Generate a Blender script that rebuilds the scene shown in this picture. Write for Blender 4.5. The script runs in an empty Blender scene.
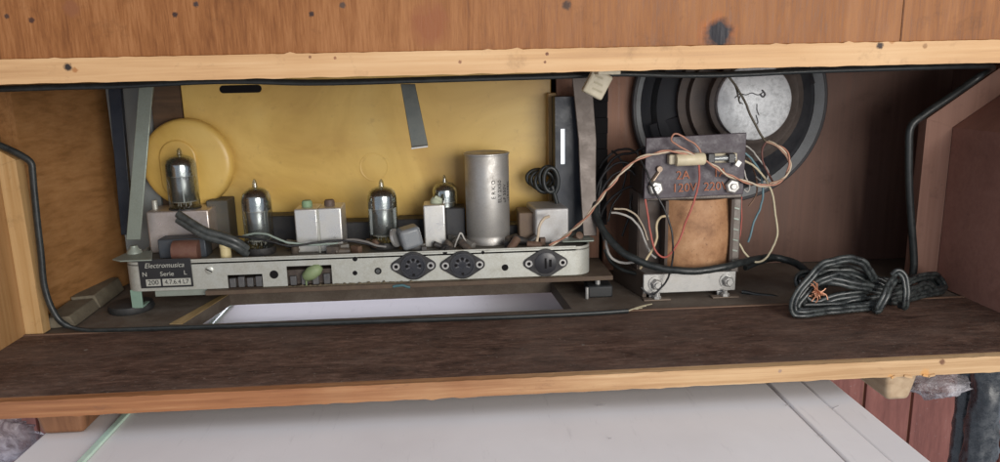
import bpy, bmesh, math, random
import numpy as np
from mathutils import Vector, Matrix, noise as mnoise
random.seed(7)
S = bpy.context.scene
COL = S.collection

# ------------------------------------------------------------------ camera
F, PITCH, YAW, ROLL, DIST, ZC = 741.0, math.radians(12.3245), math.radians(3.4925), math.radians(-1.22276), .41725, .18268
_cy, _sy, _cp, _sp, _cr, _sr = math.cos(YAW), math.sin(YAW), math.cos(PITCH), math.sin(PITCH), math.cos(ROLL), math.sin(ROLL)
FWD = Vector((_sy*_cp, _cy*_cp, -_sp)); _r = Vector((_cy, -_sy, 0)); _u = _r.cross(FWD)
RGT = _cr*_r + _sr*_u; UPV = -_sr*_r + _cr*_u
EYE = Vector((0, -DIST, ZC))
cam = bpy.data.cameras.new('camera'); camo = bpy.data.objects.new('camera', cam); COL.objects.link(camo)
cam.sensor_fit = 'HORIZONTAL'; cam.sensor_width = 36; cam.lens = F/1000*36
cam.clip_start = .01; cam.clip_end = 50
camo.matrix_world = Matrix(((RGT.x, UPV.x, -FWD.x, EYE.x), (RGT.y, UPV.y, -FWD.y, EYE.y), (RGT.z, UPV.z, -FWD.z, EYE.z), (0, 0, 0, 1)))
S.camera = camo

# ------------------------------------------------------------------ world, lamps, exposure
W = bpy.data.worlds.new('World'); S.world = W; W.use_nodes = True
W.node_tree.nodes['Background'].inputs[0].default_value = (.78, .86, 1.0, 1)
W.node_tree.nodes['Background'].inputs[1].default_value = .55
S.view_settings.view_transform = 'Standard'; S.view_settings.look = 'None'
S.view_settings.exposure = 0; S.view_settings.gamma = 1

def area(name, loc, target, sx, sy, power, col):
    l = bpy.data.lights.new(name, 'AREA'); l.shape = 'RECTANGLE'; l.size = sx; l.size_y = sy; l.energy = power; l.color = col
    o = bpy.data.objects.new(name, l); COL.objects.link(o); o.location = loc
    o.rotation_euler = (Vector(target)-Vector(loc)).to_track_quat('-Z', 'Y').to_euler(); return o
area('window_light', (.66, -1.30, .32), (-.05, .1, .08), .9, .7, 22, (1, .95, .88))
area('table_fill_light', (-.05, -.75, 1.0), (0, -.12, -.03),   .9, .6, 2.6, (.93, .95, 1))  # overhead fill lamp added to brighten the table top
area('slot_fill_light', (-.16, .72, .06), (-.10, .14, -.026), .40, .10, 1.6, (.86, .86, 1))  # lamp added low behind the cabinet to brighten the floor slot

# ------------------------------------------------------------------ pixel -> place
def ray(px, py): return FWD*F + RGT*(px-500) - UPV*(py-231)
def at(px, py, Y):
    v = ray(px, py); return EYE + v*((Y-EYE.y)/v.y)
def atz(px, py, Z):
    v = ray(px, py); return EYE + v*((Z-EYE.z)/v.z)

# ------------------------------------------------------------------ materials
def rgb(r, g, b):
    f = lambda c: (c/255/12.92) if c/255 <= .04045 else ((c/255+.055)/1.055)**2.4
    return (f(r), f(g), f(b), 1)
def c4(c): return c if len(c) == 4 else (*c, 1)

class NT:
    def __init__(s, name):
        s.m = bpy.data.materials.new(name); s.m.use_nodes = True; s.t = s.m.node_tree; s.n = s.t.nodes; s.l = s.t.links
        s.b = s.n['Principled BSDF']; s.tc = s.n.new('ShaderNodeTexCoord')
    def link(s, a, b): s.l.new(a, b)
    def mapping(s, scale, rot=(0, 0, 0), loc=(0, 0, 0)):
        m = s.n.new('ShaderNodeMapping'); m.inputs['Scale'].default_value = scale; m.inputs['Rotation'].default_value = rot; m.inputs['Location'].default_value = loc
        s.link(s.tc.outputs['Object'], m.inputs[0]); return m.outputs[0]
    def noise(s, vec, scale, detail=4, rough=.6, dist=0):
        n = s.n.new('ShaderNodeTexNoise'); s.link(vec, n.inputs['Vector']); n.inputs['Scale'].default_value = scale
        n.inputs['Detail'].default_value = detail; n.inputs['Roughness'].default_value = rough; n.inputs['Distortion'].default_value = dist
        return n.outputs['Fac']
    def ramp(s, fac, stops):
        r = s.n.new('ShaderNodeValToRGB'); s.link(fac, r.inputs[0]); e = r.color_ramp.elements
        while len(e) < len(stops): e.new(.5)
        for q, (p, c) in zip(e, stops): q.position = p; q.color = c4(c) if not isinstance(c, (int, float)) else (c, c, c, 1)
        return r.outputs[0]
    def mix(s, fac, a, b, mode='MIX'):
        m = s.n.new('ShaderNodeMix'); m.data_type = 'RGBA'; m.blend_type = mode
        for k, v in ((0, fac), (6, a), (7, b)):
            if hasattr(v, 'is_output'): s.link(v, m.inputs[k])
            elif k == 0: m.inputs[0].default_value = v
            else: m.inputs[k].default_value = c4(v)
        return m.outputs[2]
    def math(s, op, a, b=0):
        m = s.n.new('ShaderNodeMath'); m.operation = op
        for k, v in ((0, a), (1, b)):
            if hasattr(v, 'is_output'): s.link(v, m.inputs[k])
            else: m.inputs[k].default_value = v
        return m.outputs[0]
    def spots(s, col, pts, plane='xz'):
        # small dark marks: (x, z, radius, colour)
        for (x, z, r, c) in pts:
            d = s.n.new('ShaderNodeVectorMath'); d.operation = 'DISTANCE'
            mp = s.mapping((1, 0, 1) if plane == 'xz' else (1, 1, 0))
            nz = s.n.new('ShaderNodeTexNoise'); s.link(mp, nz.inputs['Vector']); nz.inputs['Scale'].default_value = 1.7/r; nz.inputs['Detail'].default_value = 3
            ad = s.n.new('ShaderNodeVectorMath'); ad.operation = 'SCALE'; s.link(nz.outputs['Color'], ad.inputs[0]); ad.inputs['Scale'].default_value = r*.9
            a2 = s.n.new('ShaderNodeVectorMath'); a2.operation = 'ADD'; s.link(mp, a2.inputs[0]); s.link(ad.outputs[0], a2.inputs[1])
            s.link(a2.outputs[0], d.inputs[0])
            off = r*.45
            d.inputs[1].default_value = (x+off, off, z+off) if plane == 'xz' else (x+off, z+off, off)
            f = s.ramp(s.math('DIVIDE', d.outputs['Value'], r), [(.55, (1, 1, 1)), (1.0, (0, 0, 0))])
            col = s.mix(f, col, c)
        return col
    def bump(s, fac, strength=.3, dist=.001):
        b = s.n.new('ShaderNodeBump'); b.inputs['Strength'].default_value = strength; b.inputs['Distance'].default_value = dist
        s.link(fac, b.inputs['Height']); s.link(b.outputs[0], s.b.inputs['Normal'])
    def done(s, col=None, rough=.6, metal=0, spec=.5):
        if col is not None:
            if hasattr(col, 'is_output'): s.link(col, s.b.inputs['Base Color'])
            else: s.b.inputs['Base Color'].default_value = c4(col)
        if hasattr(rough, 'is_output'): s.link(rough, s.b.inputs['Roughness'])
        else: s.b.inputs['Roughness'].default_value = rough
        s.b.inputs['Metallic'].default_value = metal; s.b.inputs['Specular IOR Level'].default_value = spec
        return s.m

def wood(name, dark, mid, light, axis='x', fine=420, rough=.55, spots=(), plane='xz', bump=.25, stretch=.03, spec=.4, grime_=.45):
    s = NT(name)
    k = {'x': (stretch, 1, 1), 'y': (1, stretch, 1), 'z': (1, 1, stretch)}[axis]
    v = s.mapping(k)
    g = s.noise(v, fine, 5, .65, .3); g2 = s.noise(v, fine*.12, 3, .6, 1.2)
    big = s.noise(s.mapping((1, 1, 1)), 9, 3, .6)
    f = s.math('ADD', s.math('MULTIPLY', g, .5), s.math('ADD', s.math('MULTIPLY', g2, .38), s.math('MULTIPLY', big, .24)))
    col = s.ramp(f, [(.40, dark), (.54, mid), (.69, light)])
    grime = s.noise(s.mapping((1, 1, 1)), 55, 6, .75)
    col = s.mix(s.ramp(grime, [(.56, (0, 0, 0)), (.75, (grime_,)*3)]), col, tuple(x*.45 for x in dark[:3]))
    if spots: col = s.spots(col, spots, plane)
    s.bump(g, bump, .0006)
    return s.done(col, s.ramp(g, [(.3, rough-.1), (.7, rough+.15)]), 0, spec)

CAB = (.04, .12, -.011)
def marks(lst, Y=0):     # pixel position and size of a stain -> its place on the board
    out = []
    for px, py, r, c in lst:
        p = at(px, py, Y); out.append((p.x-CAB[0], p.z-CAB[2], r/1700, c))
    return out

def dusty(name, base, dust, amount=.5, scale=60, rough=.6, metal=0, spec=.5, bump=.15, fine=900):
    s = NT(name); v = s.mapping((1, 1, 1))
    n = s.noise(v, scale, 8, .7); n2 = s.noise(v, fine, 4, .6)
    f = s.math('ADD', s.math('MULTIPLY', n, .7), s.math('MULTIPLY', n2, .3))
    col = s.mix(s.ramp(f, [(.42, (0, 0, 0)), (.66, (amount,)*3)]), base, dust)
    s.bump(f, bump, .0006)
    return s.done(col, s.ramp(f, [(.35, max(.05, rough-.12)), (.7, min(1, rough+.25))]), metal, spec)

def plain(name, col, rough=.5, metal=0, spec=.5):
    s = NT(name); n = s.noise(s.mapping((1, 1, 1)), 180, 5, .65)
    c = s.mix(s.ramp(n, [(.4, (0, 0, 0)), (.7, (.35, .35, .35))]), col, tuple(x*.55+.01 for x in col[:3]))
    return s.done(c, s.ramp(n, [(.3, max(.04, rough-.08)), (.75, min(1, rough+.12))]), metal, spec)

# ------------------------------------------------------------------ mesh builder
def spline(pts, sub=8):
    P = [Vector(p) for p in pts]
    if len(P) < 3: return P
    P = [P[0]*2-P[1]] + P + [P[-1]*2-P[-2]]; out = []
    for i in range(1, len(P)-2):
        a, b, c, d = P[i-1:i+3]
        for k in range(sub):
            t = k/sub; t2 = t*t; t3 = t2*t
            out.append(.5*((2*b)+(-a+c)*t+(2*a-5*b+4*c-d)*t2+(-a+3*b-3*c+d)*t3))
    out.append(P[-2]); return out

def frames(path):
    T = [(path[min(i+1, len(path)-1)]-path[max(i-1, 0)]).normalized() for i in range(len(path))]
    n = T[0].orthogonal().normalized(); out = []
    for t in T:
        n = (n - t*n.dot(t)); n = n.normalized() if n.length > 1e-7 else t.orthogonal().normalized()
        out.append((t, n, t.cross(n)))
    return out

class MB:
    def __init__(s): s.v = []; s.f = []; s.mi = []
    def add(s, vs, fs, mi=0):
        k = len(s.v); s.v += [Vector(x) for x in vs]; s.f += [tuple(i+k for i in f) for f in fs]; s.mi += [mi]*len(fs); return s
    def hexa(s, p, mi=0):   # 8 corners: bottom loop 0-3, top loop 4-7
        return s.add(p, [(0, 3, 2, 1), (4, 5, 6, 7), (0, 1, 5, 4), (1, 2, 6, 5), (2, 3, 7, 6), (3, 0, 4, 7)], mi)
    def box(s, x0, x1, y0, y1, z0, z1, mi=0):
        return s.hexa([(x0, y0, z0), (x1, y0, z0), (x1, y1, z0), (x0, y1, z0), (x0, y0, z1), (x1, y0, z1), (x1, y1, z1), (x0, y1, z1)], mi)
    def rbox(s, c, half, yaw=0, pitch=0, roll=0, mi=0):
        R = Matrix.Rotation(yaw, 3, 'Z') @ Matrix.Rotation(pitch, 3, 'X') @ Matrix.Rotation(roll, 3, 'Y')
        q = [Vector((sx*half[0], sy*half[1], sz*half[2])) for sz in (-1, 1) for sx, sy in ((-1, -1), (1, -1), (1, 1), (-1, 1))]
        return s.hexa([R @ v + Vector(c) for v in q], mi)
    def prism(s, loop, d, mi=0):      # loop of 3D points pushed along d
        n = len(loop); d = Vector(d); L = [Vector(p) for p in loop]
        nor = sum(((L[i]-L[0]).cross(L[(i+1) % n]-L[0]) for i in range(1, n-1)), Vector())
        if nor.dot(d) > 0: L = L[::-1]
        fs = [tuple(range(n)), tuple(range(2*n-1, n-1, -1))] + [(i, n+i, n+(i+1) % n, (i+1) % n) for i in range(n)]
        return s.add(L + [p+d for p in L], fs, mi)
    def lathe(s, prof, c=(0, 0, 0), axis=(0, 0, 1), seg=28, mi=0, caps=True):
        ax = Vector(axis).normalized(); n = ax.orthogonal().normalized(); b = ax.cross(n); c = Vector(c); vs = []; fs = []
        for r, z in prof:
            for k in range(seg):
                a = 2*math.pi*k/seg; vs.append(c + ax*z + (n*math.cos(a)+b*math.sin(a))*r)
        for i in range(len(prof)-1):
            for k in range(seg):
                k2 = (k+1) % seg; fs.append((i*seg+k, i*seg+k2, (i+1)*seg+k2, (i+1)*seg+k))
        if caps:
            fs.append(tuple(range(seg-1, -1, -1))); fs.append(tuple((len(prof)-1)*seg+k for k in range(seg)))
        return s.add(vs, fs, mi)
    def disc(s, c, axis, r, h, seg=24, mi=0): return s.lathe([(r, 0), (r, h)], c, axis, seg, mi)
    def tube(s, path, r, seg=8, mi=0, flat=1.0, r_end=None):
        fr = frames(path); vs = []; fs = []
        for i, (p, (t, n, b)) in enumerate(zip(path, fr)):
            rr = r[i] if isinstance(r, (list, tuple)) else (r if r_end is None else r+(r_end-r)*i/(len(path)-1))
            for k in range(seg):
                a = 2*math.pi*k/seg; vs.append(p + n*math.cos(a)*rr*flat + b*math.sin(a)*rr)
        for i in range(len(path)-1):
            for k in range(seg):
                k2 = (k+1) % seg; fs.append((i*seg+k, i*seg+k2, (i+1)*seg+k2, (i+1)*seg+k))
        fs.append(tuple(range(seg-1, -1, -1))); fs.append(tuple((len(path)-1)*seg+k for k in range(seg)))
        return s.add(vs, fs, mi)
    def build(s, name, mats, parent=None, smooth=0, bevel=0, seg=2, label=None):
        base = Vector(parent['_b']) if parent is not None else Vector()
        if parent is None and s.v:
            lo = Vector([min(v[i] for v in s.v) for i in range(3)]); hi = Vector([max(v[i] for v in s.v) for i in range(3)])
            base = Vector(((lo.x+hi.x)/2, (lo.y+hi.y)/2, lo.z))
        me = bpy.data.meshes.new(name); me.from_pydata([v-base for v in s.v], [], s.f)
        mats = mats if isinstance(mats, (list, tuple)) else [mats]
        for m in mats: me.materials.append(m)
        me.polygons.foreach_set('material_index', s.mi)
        bm = bmesh.new(); bm.from_mesh(me); bmesh.ops.recalc_face_normals(bm, faces=bm.faces); bm.to_mesh(me); bm.free()
        if smooth:
            me.polygons.foreach_set('use_smooth', [True]*len(me.polygons)); me.set_sharp_from_angle(angle=math.radians(smooth))
        o = bpy.data.objects.new(name, me); COL.objects.link(o)
        if parent is not None: o.parent = parent
        else: o.location = base
        o['_b'] = tuple(base)
        if bevel:
            m = o.modifiers.new('edge', 'BEVEL'); m.width = bevel; m.segments = seg; m.limit_method = 'ANGLE'; m.angle_limit = math.radians(35)
            if not smooth:
                me.polygons.foreach_set('use_smooth', [True]*len(me.polygons)); me.set_sharp_from_angle(angle=math.radians(30)); m.harden_normals = False
        if label: o['label'] = label
        return o

def thing(name, label, cat, loc, group=None):
    o = bpy.data.objects.new(name, None); COL.objects.link(o); o.location = loc; o['_b'] = tuple(loc); o.empty_display_size = .01
    return tag(o, label, cat, group)
def tag(o, label, cat, group=None):
    o['label'] = label; o['category'] = cat
    if group: o['group'] = group
    return o

def text_mb(mb, txt, size, place, mi=0, depth=.00015):
    """lettering as thin raised mesh; place(x, y, z) -> world point"""
    cu = bpy.data.curves.new('lettering', 'FONT'); cu.body = txt; cu.size = size; cu.align_x = 'CENTER'; cu.align_y = 'CENTER'; cu.extrude = depth; cu.resolution_u = 3
    o = bpy.data.objects.new('lettering', cu); COL.objects.link(o); bpy.context.view_layer.update()
    me = bpy.data.meshes.new_from_object(o)
    mb.add([place(*v.co) for v in me.vertices], [tuple(p.vertices) for p in me.polygons], mi)
    bpy.data.objects.remove(o); bpy.data.curves.remove(cu); bpy.data.meshes.remove(me)
def flat_place(c, sx=1.0, sh=0):   # facing the camera side (-Y)
    c = Vector(c); return lambda x, y, z: (c.x+x*sx+y*sh, c.y-z, c.z+y)

# ================================================================== palette
H = .1803
pine = wood('pine_edge', (.36, .19, .08), (.50, .295, .14), (.60, .395, .215), 'x', 260, .6,
            spots=marks([(68, 67, 4.5, (.02, .012, .01)), (75, 70, 3, (.34, .15, .05)), (880, 45.5, 4.2, (.03, .015, .01)), (892, 40.5, 4, (.40, .20, .08)), (547, 54, 2, (.15, .06, .03)), (545, 62, 1.6, (.18, .08, .04)), (925, 46, 3, (.3, .16, .07)), (310, 57, 1.7, (.2, .09, .04)), (335, 58, 1.8, (.25, .11, .05)), (460, 62, 2, (.25, .12, .06))]))
veneer = wood('mahogany_veneer', (.145, .050, .014), (.225, .085, .025), (.30, .128, .046), 'z', 800, .5, stretch=.09, spec=.25,
              spots=marks([(718, 33, 20, (.30, .095, .022)), (720, 34, 17, (.012, .011, .016)), (30, 20, 3.2, (.06, .025, .015)), (195, 4, 3, (.05, .03, .025)), (174, 14.5, 3, (.04, .02, .015)), (342, 5, 3.5, (.08, .045, .03)), (311, 14, 3, (.04, .02, .015)), (567, 5, 5, (.06, .03, .018)), (430, 25, 22, (.23, .08, .03)), (5, 16, 2.6, (.06, .03, .02)), (70, 8, 9, (.20, .075, .03))]))
inner_wood = wood('inner_plywood', (.21, .10, .035), (.33, .165, .062), (.42, .225, .09), 'x', 300, .55)
dark_ply = wood('dark_plywood', (.06, .032, .026), (.085, .045, .036), (.115, .062, .048), 'x', 300, .6)
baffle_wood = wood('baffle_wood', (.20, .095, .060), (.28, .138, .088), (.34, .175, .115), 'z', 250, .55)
liner_wood = wood('liner_wood', (.25, .125, .045), (.35, .19, .075), (.43, .255, .115), 'z', 240, .6)
red_wood = wood('reddish_side_wood', (.28, .138, .108), (.335, .168, .13), (.39, .205, .16), 'x', 300, .55)
def floor_mat():
    s = NT('dark_fibreboard'); g = s.noise(s.mapping((.28, 1, 1)), 330, 7, .8, .4); w = s.noise(s.mapping((.30, 1, 1)), 75, 5, .7, .6); d = s.noise(s.mapping((.6, 1, 1)), 22, 7, .7); p = s.noise(s.mapping((.7, 1, 1)), 480, 3, .6)
    f = s.math('ADD', s.math('MULTIPLY', g, .55), s.math('MULTIPLY', w, .45))
    col = s.ramp(f, [(.38, (.030, .014, .009)), (.5, (.092, .049, .034)), (.62, (.18, .105, .075))])
    col = s.mix(s.ramp(d, [(.45, (0, 0, 0)), (.72, (.6, .6, .6))]), col, (.14, .10, .08))
    col = s.mix(s.ramp(p, [(.64, (0, 0, 0)), (.72, (.6, .6, .6))]), col, (.22, .18, .15))
    col = s.spots(col, [(px.x-CAB[0], px.y-CAB[1], r, c) for px, r, c in ((atz(86, 350, 0), .0016, (.2, .18, .16)), (atz(583, 345, 0), .0013, (.2, .18, .16)), (atz(250, 340, 0), .0012, (.16, .13, .1)))], 'xy')
    s.bump(f, .7, .001); return s.done(col, .75, 0, .3)
hard_floor = floor_mat()
mid_floor = dusty('dusty_floor', (.11, .083, .062), (.22, .185, .15), .75, 50, .75, bump=.35)
lip_wood = wood('lip_wood', (.09, .05, .032), (.14, .08, .052), (.2, .125, .085), 'x', 300, .7)
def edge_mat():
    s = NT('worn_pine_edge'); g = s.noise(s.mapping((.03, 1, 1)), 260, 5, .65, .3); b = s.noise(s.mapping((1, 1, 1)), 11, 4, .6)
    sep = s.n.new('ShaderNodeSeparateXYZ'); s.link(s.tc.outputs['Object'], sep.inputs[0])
    f = s.math('ADD', s.math('MULTIPLY', sep.outputs[0], 1.55), s.math('MULTIPLY', b, .55))     # reddish orange at left, paler pine towards the right
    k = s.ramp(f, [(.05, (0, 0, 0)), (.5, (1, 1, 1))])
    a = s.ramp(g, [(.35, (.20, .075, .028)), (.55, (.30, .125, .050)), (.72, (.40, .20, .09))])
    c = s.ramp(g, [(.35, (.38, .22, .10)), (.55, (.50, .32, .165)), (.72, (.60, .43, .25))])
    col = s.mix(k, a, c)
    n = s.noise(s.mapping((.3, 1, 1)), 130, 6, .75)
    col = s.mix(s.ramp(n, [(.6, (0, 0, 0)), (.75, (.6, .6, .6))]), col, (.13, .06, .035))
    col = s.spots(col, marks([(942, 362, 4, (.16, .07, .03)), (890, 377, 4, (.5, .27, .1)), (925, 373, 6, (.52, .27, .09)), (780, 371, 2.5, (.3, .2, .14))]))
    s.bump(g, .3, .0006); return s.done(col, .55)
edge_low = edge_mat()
tin = dusty('dull_tin', (.52, .53, .49), (.30, .28, .225), .65, 90, .42, .35, bump=.08)
tin_bright = dusty('aluminium', (.70, .70, .68), (.45, .42, .36), .4, 80, .34, .75, bump=.06)
tin_pink = dusty('tarnished_tin', (.62, .56, .53), (.35, .29, .25), .5, 90, .35, .7, bump=.06)
steel_green = dusty('greenish_steel', (.30, .34, .30), (.18, .19, .16), .5, 60, .45, .3)
steel_dark = dusty('dark_steel', (.09, .10, .105), (.15, .14, .12), .5, 90, .42, .5)
deck_m = dusty('dirty_deck', (.10, .10, .09), (.17, .14, .10), .7, 90, .7, .2)
rubber = dusty('black_rubber', (.018, .020, .022), (.07, .065, .06), .4, 120, .55)
cable_m = dusty('black_cable', (.016, .019, .020), (.06, .07, .068), .35, 150, .38)
cord_m = dusty('black_cord', (.011, .013, .014), (.13, .15, .145), .45, 220, .32, spec=.6)  # pale mottling puts the cord's highlights into its colour
black_bk = dusty('black_bakelite', (.018, .018, .021), (.06, .055, .05), .4, 160, .35)
navy = dusty('blue_black_plastic', (.012, .018, .030), (.05, .055, .07), .3, 60, .4)
purple_bd = dusty('purple_brown_board', (.048, .036, .050), (.10, .08, .09), .5, 110, .5)
core_m = dusty('lamination_steel', (.055, .042, .037), (.12, .085, .065), .6, 100, .5, .3)
def coil_mat():
    s = NT('coil_paper'); v = s.mapping((1, 1, 1)); n = s.noise(v, 45, 7, .7); p = s.noise(v, 420, 4, .7); h = s.noise(s.mapping((1, 1, .2)), 60, 4, .6)
    col = s.ramp(n, [(.35, (.24, .12, .06)), (.52, (.40, .215, .11)), (.7, (.50, .295, .165))])
    col = s.mix(s.ramp(h, [(.52, (0, 0, 0)), (.7, (.5, .5, .5))]), col, (.25, .12, .06))
    col = s.mix(s.ramp(p, [(.60, (0, 0, 0)), (.70, (.75, .75, .75))]), col, (.10, .055, .035))
    s.bump(n, .3, .001); return s.done(col, .6, 0, .3)
coil_m = coil_mat()
zinc = dusty('zinc_plate', (.50, .50, .49), (.32, .29, .26), .5, 90, .38, .6)
yellow_m = NT('amber_plastic')
def _y():
    s = yellow_m; v = s.mapping((1, 1, 1)); n = s.noise(v, 8, 5, .6, .8); n2 = s.noise(v, 120, 5, .7); g = s.noise(s.mapping((.2, 1, 1)), 40, 3, .6)
    col = s.ramp(n, [(.32, (.50, .30, .065)), (.5, (.68, .455, .125)), (.68, (.75, .54, .18))])
    col = s.mix(s.ramp(n2, [(.58, (0, 0, 0)), (.78, (.5, .5, .5))]), col, (.36, .2, .06))
    col = s.mix(s.ramp(g, [(.5, (0, 0, 0)), (.75, (.4, .4, .4))]), col, (.50, .29, .09))
    return s.done(col, .38, 0, .5)
yellow = _y()
cream = plain('cream_plastic', (.60, .54, .40), .5)
dark_hole = plain('dark_hole', (.012, .011, .012), .9, spec=.1)
getter = dusty('silver_getter', (.62, .63, .62), (.22, .21, .2), .7, 130, .2, .95, bump=.05)
plate_m = plain('anode_plate', (.36, .37, .36), .3, .7)
def mglass():
    s = NT('tube_glass'); n = s.n; out = n['Material Output']; n.remove(s.b)
    tr = n.new('ShaderNodeBsdfTransparent'); tr.inputs[0].default_value = (.74, .77, .77, 1)
    gl = n.new('ShaderNodeBsdfGlossy'); gl.inputs[0].default_value = (.86, .9, .93, 1); gl.inputs['Roughness'].default_value = .10
    lw = n.new('ShaderNodeLayerWeight'); lw.inputs['Blend'].default_value = .45
    f = s.ramp(lw.outputs['Facing'], [(0, (.14,)*3), (.5, (.24,)*3), (.95, (.7,)*3)])
    mx = n.new('ShaderNodeMixShader'); s.link(f, mx.inputs[0]); s.link(tr.outputs[0], mx.inputs[1]); s.link(gl.outputs[0], mx.inputs[2]); s.link(mx.outputs[0], out.inputs['Surface'])
    return s.m
glass = mglass()
green_m = plain('verdigris', (.22, .34, .2), .6)
brass = plain('dull_brass', (.33, .25, .19), .45, .6)
ink = plain('black_ink', (.03, .03, .03), .7)
orange_ink = plain('orange_ink', (.38, .13, .065), .7)
white_ink = plain('pale_ink', (.40, .40, .36), .6)

# ================================================================== the cabinet
cab = thing('radio_cabinet', 'open backed wooden radio cabinet seen from behind with veneered upper panel', 'radio cabinet', CAB)
XL, XR = -.306, .392         # faces of the side blocks
# upper veneered panel
m = MB(); m.box(-.50, .60, .0015, .016, H+.0127, .32); m.build('upper_panel', veneer, cab, bevel=.0006)
# vertical seam in the veneer
sx = at(902.5, 25, .001).x
m = MB(); m.box(sx-.00035, sx+.00035, .0010, .0014, H+.0131, .32); m.build('veneer_seam', plain('seam_brown', (.15, .058, .022), .8), cab)
# pine rail: front edge with a ragged upper border
m = MB(); N = 340; x0, x1 = -.50, .60; vs = []; fs = []
for i in range(N+1):
    x = x0+(x1-x0)*i/N
    jt = .0004*mnoise.noise((x*160, 0, 1)) + (.0011 if random.random() < .05 else 0)*random.random()
    jb = .0005*mnoise.noise((x*90, 4, 1))
    vs += [(x, 0, H+jb), (x, 0, H+.0128+jt), (x, .021, H+.0128+jt), (x, .021, H+jb)]
for i in range(N):
    a = i*4; b = a+4
    for k in range(4): fs.append((a+k, b+k, b+(k+1) % 4, a+(k+1) % 4))
m.add(vs, fs); m.build('top_rail', pine, cab)
m = MB(); m.box(-.50, .60, .0212, .27, H+.001, H+.0122); m.build('ceiling_panel', inner_wood, cab)
# bottom board: lip area in front, dusty floor with a slot behind
m = MB(); N = 260; vs = []; fs = []
for i in range(N+1):
    x = x0+(x1-x0)*i/N
    jt = .0004*mnoise.noise((x*120, 7, 1)); jb = .0006*mnoise.noise((x*100, 9, 1)) - (.0009 if random.random() < .04 else 0)*random.random()
    vs += [(x, 0, -.0108+jb), (x, 0, -.0002+jt), (x, .006, 0), (x, .006, -.0108+jb)]
for i in range(N):
    a = i*4; b = a+4
    for k in range(4): fs.append((a+k, b+k, b+(k+1) % 4, a+(k+1) % 4))
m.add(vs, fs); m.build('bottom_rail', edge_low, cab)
m = MB(); m.box(-.50, .60, .0062, .1145, -.0106, .0001); m.build('recess_floor', hard_floor, cab)
m = MB(); m.box(-.40, .50, .1147, .1172, -.0106, .0009); m.build('floor_lip', lip_wood, cab, bevel=.0006)
m = MB(); z0, z1 = -.0106, -.0008
fa, fb = atz(188, 317, z1), atz(570, 306, z1); ya, yb = .1285, .205
def quad(p): m.prism([(x, y, z1) for x, y in p], (0, 0, z0-z1))
quad([(-.40, .1174), (.50, .1174), (.50, ya), (-.40, ya)])
quad([(-.40, yb), (.50, yb), (.50, .262), (-.40, .262)])
lx0, lx1, rx0, rx1 = -.2085, -.195, .088, .082
quad([(-.40, ya), (lx0, ya), (lx1, yb), (-.40, yb)])
quad([(rx0, ya), (.50, ya), (.50, yb), (rx1, yb)])
m.build('inner_floor', mid_floor, cab)
m = MB()      # raw wood shown on the left cut of the slot
m.hexa([(lx0-.010, ya+.002, -.0007), (lx0, ya+.001, -.0007), (lx1, yb, -.0007), (lx1-.005, yb, -.0007), (lx0-.010, ya+.002, -.0002), (lx0, ya+.001, -.0002), (lx1, yb, -.0002), (lx1-.005, yb, -.0002)])
m.build('slot_cut_edge', wood('raw_cut_wood', (.3, .2, .09), (.42, .29, .13), (.5, .37, .19), 'y', 300, .7), cab)
# side walls and front board behind everything
m = MB(); m.box(-.33, -.3215, .15, .262, 0, H+.0008); m.box(-.40, -.3302, .118, .262, 0.0002, H+.0008)
m.hexa([(-.3214, .15, 0), (-.318, .15, 0), (-.294, .262, 0), (-.3214, .262, 0), (-.3214, .15, H), (-.318, .15, H), (-.294, .262, H), (-.3214, .262, H)])
m.build('side_wall', wood('side_plywood', (.20, .095, .032), (.29, .14, .05), (.36, .185, .072), 'y', 300, .5, grime_=.12, stretch=.1), cab)
m = MB(); m.box(.452, .462, .118, .262, .0002, H+.0008); m.build('side_wall', wood('dark_side', (.115, .062, .046), (.145, .079, .059), (.18, .10, .076), 'z', 250, .6), cab)  # right wall, darker brown than the left one
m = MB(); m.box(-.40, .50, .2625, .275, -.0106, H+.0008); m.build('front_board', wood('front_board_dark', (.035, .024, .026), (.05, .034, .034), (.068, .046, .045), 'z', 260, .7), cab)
# side blocks with sloping shoulders
zl, zr = at(25, 165, .122).z, at(930, 128, .15).z
def block(xs, sgn, z1, y1, mat, run, rise):
    m = MB(); m.prism([(xs, .004, .0002), (xs, .004, z1), (xs+sgn*run, .004, z1+rise), (xs+sgn*.11, .004, z1+rise), (xs+sgn*.11, .004, .0002)], (0, y1-.004, 0))
    return m.build('side_block', mat, cab)
block(-.3165, -1, zl, .118, liner_wood, .05, .033)
block(.3965, 1, zr, .150, red_wood, .05, .034)
def batten(xs, w, sgn, z1, y0, y1, mat, run, rise, zb=.0002):
    n = Vector((rise, 0, run)).normalized()*w     # width across the slope
    m = MB(); o = sgn
    m.prism([(xs-o*w, y0, zb), (xs, y0, zb), (xs, y0, z1), (xs-o*w, y0, z1+w*.32)], (0, y1-y0, 0))
    m.prism([(xs-o*w, y0, z1+w*.32+.0001), (xs, y0, z1+.0001), (xs+o*run, y0, z1+rise), (xs+o*run-o*w*.25, y0, z1+rise+w*.86)], (0, y1-y0, 0))
    return m.build('corner_batten', mat, cab)
batten(-.3165, .0125, -1, zl, .1181, .128, wood('batten_wood', (.34, .19, .07), (.44, .265, .11), (.53, .35, .17), 'z', 240, .6, spots=[(-.366, .045, .0016, (.03, .02, .015))]), .05, .033)
batten(.3965, .022, 1, zr, .1505, .160, wood('batten_wood_dark', (.22, .115, .085), (.28, .15, .11), (.33, .185, .14), 'z', 240, .6), .05, .034)
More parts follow.
